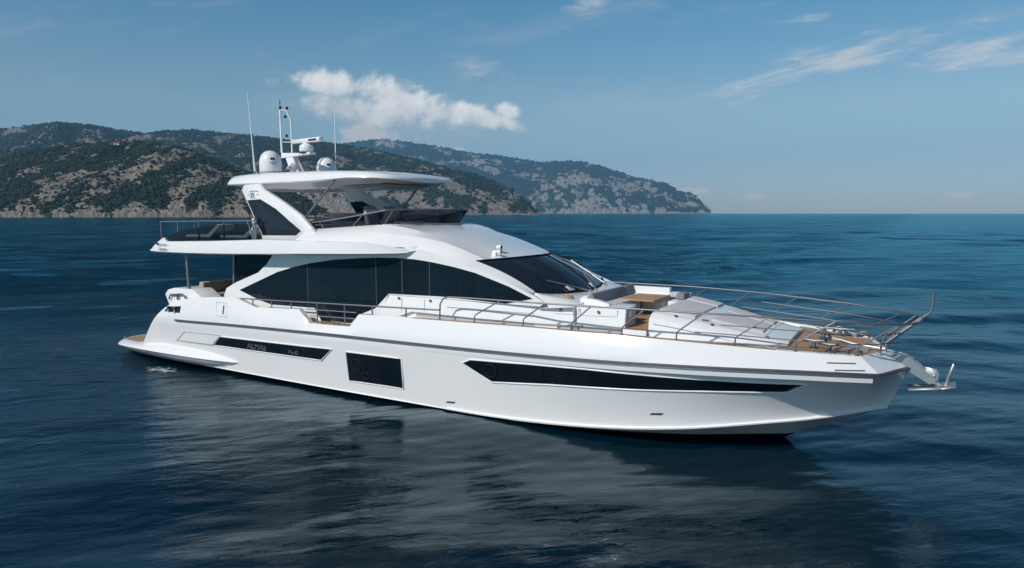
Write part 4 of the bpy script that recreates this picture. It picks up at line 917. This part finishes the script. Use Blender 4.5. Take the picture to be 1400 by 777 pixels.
sf = part('flybridge_sofa', 'white', Y, lambda b: (b.box((8.0, -1.95, 4.2), (9.2, -1.1, 4.5)), b.box((8.0, -2.05, 4.5), (9.2, -1.92, 4.8))), bevel=.03)
part('sofa_cushion', 'cushlite', sf, lambda b: (b.box((8.02, -1.9, 4.5), (9.18, -1.12, 4.63)), b.box((8.02, -1.98, 4.6), (9.18, -1.82, 4.95))), bevel=.04, seg=3)
ft = thing('side_table', 'low varnished wood table standing on the upper aft deck behind the smoked glass', 'table', (3.0, 1.9, 4.2))
part('table_top', 'wood', ft, lambda b: b.box((-.5, -.4, .80), (.5, .4, .86)), bevel=.01); part('table_leg', 'steel', ft, lambda b: b.lathe([(.2, 0), (.2, .02), (.04, .04), (.04, .8)], (0, 0, 0), 12))
ft2 = thing('side_table', 'second varnished wood table on the upper aft deck, nearest the white arch', 'table', (4.35, 1.9, 4.2))
for c in ft.children: q = c.copy(); COL.objects.link(q); q.parent = ft2
def lounger(x, y, label):
    r = thing('sun_lounger', label, 'lounger', (x, y, 4.2), 'loungers on the upper aft deck')
    part('frame', 'chrome', r, lambda b: (b.box((-.9, -.33, .18), (.9, .33, .22)), [b.box((a - .03, c - .03, 0), (a + .03, c + .03, .2)) for a in (-.8, .8) for c in (-.3, .3)]))
    part('mattress', 'cushlite', r, lambda b: (b.box((-.88, -.32, .22), (.3, .32, .34)), b.prism([(.28, -.32, .22), (.42, -.32, .22), (.98, -.32, .62), (.92, -.32, .72), (.28, -.32, .34)], (0, .64, 0))), bevel=.03)
lounger(3.0, -1.7, 'grey cushioned lounger behind the smoked glass, nearer the stern'); lounger(4.9, -1.7, 'grey cushioned lounger behind the smoked glass, nearer the white arch')

# ------------------------------------------------------------------ cockpit
def quarter(b):
    for s in (1, -1): b.prism([(1.67, -s * 2.62, 2.45), (1.86, -s * 2.62, 2.12), (2.3, -s * 2.62, 1.9), (3.6, -s * 2.62, 1.9), (3.9, -s * 2.62, 2.36), (3.25, -s * 2.62, 2.70), (2.2, -s * 2.62, 2.70), (1.86, -s * 2.62, 2.62)], (0, s * .75, 0))
    b.box((1.95, -1.9, 1.0), (2.6, 1.9, 2.66))
ck = part('cockpit_coaming', 'white', Y, quarter, bevel=.03)
def sofa2(b): b.box((2.62, -1.8, 2.05), (3.3, 1.8, 2.45)); b.box((2.5, -1.85, 2.5), (2.75, 1.85, 2.86)); b.box((3.0, 1.75, 2.05), (4.4, 2.45, 2.5)); b.box((3.0, 2.35, 2.45), (4.5, 2.55, 2.86))
cs = part('cockpit_sofa', 'tan', Y, sofa2, bevel=.05, seg=3)
part('sofa_pillow', 'cushion', cs, lambda b: (b.box((2.78, .2, 2.46), (2.95, .8, 2.85)), b.box((2.78, 1.0, 2.46), (2.95, 1.6, 2.82)), b.box((3.5, 2.2, 2.5), (4.0, 2.34, 2.85))), bevel=.05, seg=3)
for s in (1, -1):
    part('deck_pole', 'steel', Y, lambda b: b.tube([(2.85, -s * 2.5, 3.95), (2.9, -s * 2.5, 2.6)], .055, 10))
    cl = part('stern_cleat', 'chrome', Y, lambda b: (b.tube([(2.0, -s * 2.68, 2.30), (2.08, -s * 2.68, 2.45), (2.75, -s * 2.70, 2.52), (2.92, -s * 2.70, 2.46), (2.98, -s * 2.7, 2.34)], .028, 8), b.tube([(2.5, -s * 2.68, 2.3), (2.5, -s * 2.69, 2.5)], .035, 8)))

# ------------------------------------------------------------------ foredeck
ko = I((11.2, 2.34), (14, 2.36), (16.4, 2.24), (18.64, 1.96))
def trunk(b):
    for s in (1, -1):
        secs = []
        for x in (11.28, 11.78, 12.6, 13.5, 14.6, 15.6, 16.4, 17.0, 17.7, 18.64):
            y = ko(x) + (.045 if x < 16.5 else 0); zd = deck_z(x) - .03; ztp = float(np.interp(x, [11.28, 11.78, 16.4, 18.64], [2.35, 3.03, 3.04, 3.06])); zk_ = max(zd, 2.42) if x > 12.3 else zd
            yi = 1.3 if x > 16.5 else y - .3
            secs.append([(x, -s * (y - .09), zd), (x, -s * (y - .09), zk_ + .13), (x, -s * y, min(ztp, zk_ + .17)), (x, -s * (y - .015), (ztp + zk_ + .17) / 2), (x, -s * (y - .05), ztp - .03 if x > 11.5 else ztp), (x, -s * (y - .10), ztp), (x, -s * yi, ztp - .0), (x, -s * yi, zd)])
        b.loft(secs, caps=True)
tk = part('side_coaming', 'white', Y, trunk, sharp=35)
part('coaming_kick_shade', 'grey', tk, lambda b: [b.loft([[(x, -s * (ko(x) - .085 + (.045 if x < 16.5 else 0)), max(deck_z(x), 2.40) + .0), (x, -s * (ko(x) - .085 + (.045 if x < 16.5 else 0)), 2.55)] for x in lin(12.7, 18.6, 14)]) for s in (1, -1)])  # shade of the undercut foot, laid in as a grey strip
def seams(b):
    for s in (1, -1):
        for x in (12.25, 13.05): b.tube([(x, -s * (ko(x) + .047), 2.6), (x, -s * (ko(x) + .034), 2.99)], .006, 4)
        for xa, xb in ((16.55, 17.5), (17.54, 18.45)):
            L = [(xa, 3.0), (xa, 2.84), (xb, 2.86), (xb, 3.02)]; b.tube([(x, -s * (ko(x) - .005 + .022 * (2.75 - z) * -1 * .0 - .012), z) for x, z in L], .007, 4)
        b.tube([(x, -s * (ko(x) + (.047 if x < 16.5 else .002) - .006), 2.82) for x in lin(13.8, 16.4, 8)], .006, 4)
part('locker_seam', 'grey', tk, seams)
for x in (17.05, 18.0, 12.15, 13.25): part('locker_latch', 'chrome', tk, lambda b: [b.lathe([(.035, -.01), (.035, .012), (.02, .02)], (x, -s * (ko(x) - .005 + (.045 if x < 16.5 else 0)), 2.95), 10, 'Y') for s in (1, -1)])
def well(b):
    b.box((17.42, -1.32, 2.45), (19.2, 1.32, 2.60)); b.box((18.6, -2.02, 2.42), (19.2, 2.02, 2.603))
wl = part('lounge_floor', 'teak', Y, well)
part('lounge_step', 'white', wl, lambda b: [b.box((18.6, -2.06 if s < 0 else 1.99, 2.42), (19.2, -1.99 if s < 0 else 2.06, 2.60)) for s in (-1, 1)])
part('coaming_end_shade', 'grey', tk, lambda b: [b.box((18.64, -s * 1.3 - (.62 if s > 0 else -0), 2.605), (18.655, -s * 1.3 + (.0 if s > 0 else .62), 3.03)) for s in (1, -1)])  # grey sheets over the forward-facing ends, their shade put into the colour
part('courtesy_light', 'white', tk, lambda b: b.box((18.654, -1.78, 2.84), (18.672, -1.62, 2.98)))
# U-shaped lounge: shell, seats, back cushions
def shell(b):
    b.box((17.32, -1.5, 2.6), (17.46, 1.62, 3.24)); b.box((17.46, 1.42, 2.6), (18.62, 1.62, 3.24)); b.prism([(17.32, -1.62, 2.6), (18.1, -1.62, 2.6), (18.1, -1.62, 3.10), (17.75, -1.62, 3.18), (17.32, -1.62, 3.22)], (0, .2, 0))
lg = part('bow_lounge', 'white', Y, shell, bevel=.03)
part('lounge_seat_base', 'white', lg, lambda b: (b.box((17.47, -1.4, 2.605), (18.0, 1.4, 2.9)), b.box((18.0, .85, 2.605), (18.6, 1.4, 2.9)), b.box((18.0, -1.4, 2.605), (18.45, -.8, 2.9))), bevel=.02)
part('seat_cushion', 'cushlite', lg, lambda b: (b.box((17.6, -1.38, 2.9), (18.04, 1.38, 3.03)), b.box((18.06, .82, 2.9), (18.6, 1.38, 3.03)), b.box((18.06, -1.38, 2.9), (18.5, -.78, 3.03))), bevel=.035, seg=3)
for y0, y1 in ((-1.40, .72), (.76, 1.40)):
    part('back_cushion', 'cushion', lg, lambda b: b.prism([(17.47, y0, 3.0), (17.66, y0, 3.03), (17.56, y0, 3.30), (17.47, y0, 3.30)], (0, y1 - y0, 0)), bevel=.03, seg=3)
part('forward_seat', 'white', lg, lambda b: b.box((18.85, .55, 2.605), (19.2, 1.45, 2.98)), bevel=.025)
part('seat_bolster', 'cushion', lg, lambda b: b.box((18.95, .95, 2.98), (19.17, 1.45, 3.16)), bevel=.05, seg=3)
part('seat_pad', 'cushlite', lg, lambda b: b.box((18.6, 1.38, 2.98), (19.18, 1.68, 3.12)), bevel=.03, seg=3)
tb = thing('deck_table', 'teak topped table on two steel legs in the bow lounge', 'table', (18.22, .62, 2.605))
part('table_top', 'teak', tb, lambda b: b.box((-.46, -.68, .40), (.46, .68, .45)), bevel=.012)
for yy in (-.3, .3): part('table_leg', 'chrome', tb, lambda b: b.lathe([(.13, 0), (.13, .02), (.045, .03), (.045, .40)], (0, yy, 0), 12))
tw = thing('bundle', 'small crumpled brown and cream cloth bundle lying beside the aft corner of the bow lounge', 'cloth', (16.95, -1.55, 3.05))
def crump(b):
    n = 14; secs = []
    for i in range(7):
        secs.append([((i - 3) * .08 + .02 * math.sin(j * 2.1 + i), .16 * math.cos(j * 2 * math.pi / n) * math.sin((i + .6) / 7.2 * math.pi) * (1 + .25 * math.sin(j * 3.3 + i * 1.7)), .01 + .08 * math.sin((i + .6) / 7.2 * math.pi) * (1 + math.sin(j * 2 * math.pi / n) * (1 + .35 * math.sin(j * 2.7 + i * 2.2)))) for j in range(n)])
    b.loft(secs, closed=True, caps=True)
part('cloth', 'tan', tw, crump, sharp=80); part('cloth_fold', 'wood', tw, lambda b: b.tube([(.05, -.1, .08), (.1, 0, .16), (.13, .08, .1)], [.02, .05, .02], 8))
# sun pad island
kw = I((19.2, 1.93), (20.5, 1.74), (21.4, 1.53), (22.12, 1.28)); kz = I((19.2, 2.99), (19.35, 3.0), (20.2, 2.86), (21.2, 2.65), (22.12, 2.47))
def island(b):
    secs = []
    for x in (19.2, 19.35, 19.8, 20.3, 20.8, 21.3, 21.7, 22.0, 22.12):
        y, z = kw(x), kz(x); e = .09 * (z - 2.4); zd = 2.41 if x < 21.6 else deck_z(x) + .01
        h = [(x, -(y - .05), zd), (x, -(y - .05), zd + .03), (x, -y, zd + .035), (x, -(y - .02 - e * .6), max(z - .14, zd + .035)), (x, -(y - .16 - e), z - .03), (x, -(y - .30 - e), z), (x, -.2, z + .03), (x, 0, z + .03)]
        secs.append(h + [mir(p) for p in h[-2::-1]])
    b.loft(secs, caps=True)
isl = part('sunpad_island', 'white', Y, island, sharp=24)
def pad(x0, x1, y0, y1, nm='sun_pad'):
    def f(b):
        secs = []
        for x in lin(x0, x1, 6):
            z = kz(x) + .03; f_ = min(1, (kw(x) - .40) / 1.5); a, c = y0 * f_, y1 * f_; secs.append([(x, a, z - .04), (x, a, z), (x, a + .05, z + .03), (x, c - .05, z + .03), (x, c, z), (x, c, z - .04)])
        b.loft(secs, closed=True, caps=True)
    return part(nm, 'cushpad', isl, f, bevel=.015)
M['cushpad'] = mat('sunpad_cloth', (.52, .52, .53), .9, var=.05, vscale=14, bump=.25, bscale=200)[0]
pad(19.3, 20.12, -1.45, .62); pad(19.3, 20.12, .70, 1.45); pad(20.45, 21.55, -1.25, .35); pad(20.45, 21.55, .42, 1.25)
part('island_front_shade', 'grey', isl, lambda b: b.box((22.123, -1.2, 2.40), (22.135, 1.2, 2.445)))  # shaded front face of the island, painted as a thin grey sheet
part('hatch_seam', 'grey', isl, lambda b: (b.tube([(21.65, -1.3, kz(21.65) - .0), (21.65, 0, kz(21.65) + .034), (21.65, 1.3, kz(21.65))], .007, 4), [b.tube([(x, -s * (kw(x) - .012), kz(x) - .24 + .012 * (x - 19)) for x in lin(19.3, 21.4, 7)], .006, 4) for s in (1, -1)]))
for x, y in ((19.75, -1.62), (21.7, -1.2), (20.55, -1.5), (21.2, .2)): part('hatch_latch', 'chrome', isl, lambda b: b.lathe([(.045, 0), (.045, .012), (.02, .02)], (x, y, kz(x) + .005), 10))
part('cup_holder', 'chrome', isl, lambda b: b.tube([(20.35 + .07 * math.cos(q * math.pi / 8), -1.33 + .07 * math.sin(q * math.pi / 8), kz(20.35) + .02) for q in range(17)], .01, 6, False))

# bow gear
def bz(x): return deck_z(x) + .012
for (x, y) in ((22.62, -.95), (22.95, -1.12), (22.62, .95), (22.95, 1.12)):
    cl = part('mooring_bollard', 'steel', Y, lambda b: (b.lathe([(.09, 0), (.09, .015), (.045, .04), (.045, .16)], (x, y, bz(x)), 12), b.tube([(x - .19, y, bz(x) + .185), (x, y, bz(x) + .165), (x + .19, y, bz(x) + .185)], [.022, .042, .022], 8)))
for yy in (-.35, .35):
    wd_ = part('windlass', 'chrome', Y, lambda b: (b.lathe([(.12, 0), (.12, .03), (.085, .06), (.065, .11), (.09, .14), (.09, .17), (.04, .18)], (22.75, yy, bz(22.75)), 18)))
    part('anchor_chain', 'galv', wd_, lambda b: b.tube([(22.85, yy, bz(22.8) + .07), (23.3, yy * .5, bz(23.3) + .03), (23.95, yy * .15, bz(24) + .04)], .022, 6))
for (x, y) in ((23.2, -1.35), (23.45, -1.22), (23.2, 1.35), (23.45, 1.22), (22.9, 1.5)):
    part('bow_fairlead', 'chrome', Y, lambda b: (b.tube([(x - .13, y, bz(x)), (x - .12, y, bz(x) + .12), (x, y, bz(x) + .17), (x + .12, y, bz(x) + .12), (x + .13, y, bz(x))], .03, 8), b.tube([(x - .2, y, bz(x) + .01), (x + .2, y, bz(x) + .01)], .03, 6)))
part('deck_hatch', 'taupe', Y, lambda b: b.box((23.2, -.45, bz(23.2) - .02), (23.65, .1, bz(23.2) + .006)))
part('mooring_rope', 'tan', Y, lambda b: b.tube([(22.95 + .22 * math.cos(q * .5) * (1 - q * .006), .45 + .2 * math.sin(q * .5) * (1 - q * .006), bz(22.95) + .02 + .0008 * q) for q in range(70)], .014, 5))
# anchor on its roller
def arm(b):
    for s in (1, -1): b.prism([(24.02, s * .17, 2.30), (24.42, s * .15, 2.22), (24.95, s * .13, 1.78), (24.83, s * .13, 1.66), (24.4, s * .17, 1.92), (24.2, s * .2, 2.0)], (0, -s * .025, 0))
    b.prism([(24.2, -.16, 2.25), (24.42, -.15, 2.21), (24.92, -.13, 1.78), (24.86, -.13, 1.73)], (0, .3, 0)); b.lathe([(.05, -.13), (.03, 0), (.05, .13)], (24.86, 0, 1.74), 12, 'Y')
an = part('anchor_roller', 'galv', Y, arm)
def anchor(b):
    for s in (1, -1): b.prism([(24.72, s * .035, 2.02), (24.95, s * .035, 1.98), (25.0, s * .035, 1.86), (24.97, s * .035, 1.72), (25.12, s * .035, 1.62), (25.1, s * .035, 1.56), (24.86, s * .035, 1.57), (24.80, s * .035, 1.74)], (0, -s * .03, 0))
    b.tube([(24.9, -.12, 1.85), (24.9, .12, 1.85)], .03, 8); b.tube([(25.0, -.3, 1.62), (25.0, .3, 1.62)], .035, 8)
    for s in (1, -1): b.prism([(25.12, s * .06, 1.58), (25.0, s * .34, 1.60), (24.45, s * .30, 1.50), (24.42, s * .20, 1.50)], (0, 0, .05))
    b.prism([(25.05, -.07, 1.56), (25.13, -.07, 1.58), (25.26, -.07, 2.12), (25.22, -.07, 2.15)], (0, .14, 0)); b.prism([(24.95, -.30, 1.57), (25.3, -.26, 1.66), (25.3, .26, 1.66), (24.95, .30, 1.57)], (0, 0, .05))
part('anchor', 'galv', an, anchor, bevel=.008, seg=1)

# ------------------------------------------------------------------ guard rails
PB = [13.88, 14.95, 16.35, 17.61, 18.83, 20.02, 21.21, 22.37, 23.50]
LEAN = [.0, .85, .95, .95, .98, 1.05, 1.05, 1.0, .95]
def ry(x): return float(np.interp(x, [13, 17, 19, 20.5, 21.8, 23.1, 23.9, 24.5], [2.80, 2.75, 2.62, 2.38, 2.02, 1.66, 1.25, .75]))
def rz(x): return float(np.interp(x, [13, 14, 17, 19, 21, 23, 24.2, 24.55], [3.13, 3.155, 3.165, 3.175, 3.15, 3.08, 3.03, 3.02]))
TOPX = [14.15, 15.72, 16.94, 18.1, 19.33, 20.58, 21.83, 23.08, 24.25]
for s in (1, -1):
    path = [(13.87, -s * 2.80, 2.52), (13.89, -s * 2.80, 2.95), (13.98, -s * 2.80, 3.09), (14.15, -s * 2.80, 3.15)] + [(x, -s * ry(x), rz(x)) for x in lin(14.6, 24.4, 22)] + [(24.55, -s * .52, 3.03), (24.62, -s * .2, 3.05), (24.62, 0, 3.06)]
    gr = part('guard_rail', 'steel', Y, lambda b: b.tube(path, .020, 8))
    for i, xb in enumerate(PB[1:], 1):
        xt = TOPX[i]; yb2 = bc(xb) - .05; a = (xb, -s * yb2, zt(xb)); m_ = (xb + .01, -s * yb2, zt(xb) + .16); e = (xb + .05, -s * (yb2 + .005), zt(xb) + .21); t_ = (xt, -s * ry(xt), rz(xt))
        stn = part('stanchion', 'steel', gr, lambda b: (b.tube([a, m_, e, t_], .016, 8), b.lathe([(.04, 0), (.04, .012), (.022, .03)], a, 10)))
    for hgt, xa in ((.34, 20.55), (.64, 21.0)):
        L = []
        for x in lin(xa, 23.95, 9):
            zb2 = zt(min(x, 23.6)); f = (1 - hgt); yy = ry(x) * (1 - f * .02); L.append((x - .25 * f, -s * max(yy - .04 * f, .3), zb2 + (rz(x) - zb2) * hgt))
        L += [(24.2 + .1 * hgt, -s * .55, 2.36 + (3.03 - 2.36) * hgt)]
        part('mid_rail', 'steel', gr, lambda b: b.tube(L, .013, 6))
    part('stanchion', 'steel', gr, lambda b: b.tube([(23.88, -s * .62, 2.33), (23.9, -s * .62, 2.48), (23.98, -s * .62, 2.56), (24.5, -s * .55, 3.03)], .022, 8))
    # aft rail with the boarding gate
    ar_ = part('side_rail', 'steel', Y, lambda b: b.tube([(5.98, -s * 2.80, 2.585)] + [(x, -s * 2.80, float(np.interp(x, [6, 8.3, 11.8, 13.87], [2.59, 2.645, 2.735, 2.79]))) for x in lin(6.2, 13.87, 10)], .022, 8))
    for x in (6.57, 7.44, 8.31, 9.4, 10.5, 11.55, 12.75): part('stanchion', 'steel', ar_, lambda b: b.tube([(x, -s * 2.80, zt(x) - .02 if not 9 < x < 11 else 2.06), (x, -s * 2.80, 2.6 + (x - 6) * .026)], .020, 8))
    for z in (2.28, 2.46): part('gate_bar', 'steel', ar_, lambda b: b.tube([(8.95 if z > 2.3 else 9.1, -s * 2.8, z), (10.95, -s * 2.8, z + .04)], .015, 6))
    for xx in (10.15, 17.6): part('midship_cleat', 'chrome', Y, lambda b: (b.tube([(xx - .2, -s * (bc(xx) - .08), zt(xx) + .10), (xx + .2, -s * (bc(xx) - .08), zt(xx) + .10)], .02, 8), [b.tube([(xx + d, -s * (bc(xx) - .08), zt(xx)), (xx + d, -s * (bc(xx) - .08), zt(xx) + .10)], .018, 8) for d in (-.08, .08)]) if xx < 12 else (b.tube([(xx - .2, -s * (bc(xx) - .3), zt(xx) + .08), (xx + .2, -s * (bc(xx) - .3), zt(xx) + .08)], .02, 8), [b.tube([(xx + d, -s * (bc(xx) - .3), 2.45), (xx + d, -s * (bc(xx) - .3), zt(xx) + .08)], .018, 8) for d in (-.08, .08)]))
part('jack_staff', 'steel', Y, lambda b: b.tube([(23.95, 0, 2.40), (24.55, 0, 3.0), (24.74, 0, 3.17), (24.79, 0, 3.26), (24.80, 0, 3.62)], .024, 8))
for s in (1, -1): part('pulpit_leg', 'steel', Y, lambda b: b.tube([(23.98, -s * .25, 2.32), (24.0, -s * .25, 2.5), (24.1, -s * .25, 2.6), (24.6, -s * .2, 3.05)], .022, 8))
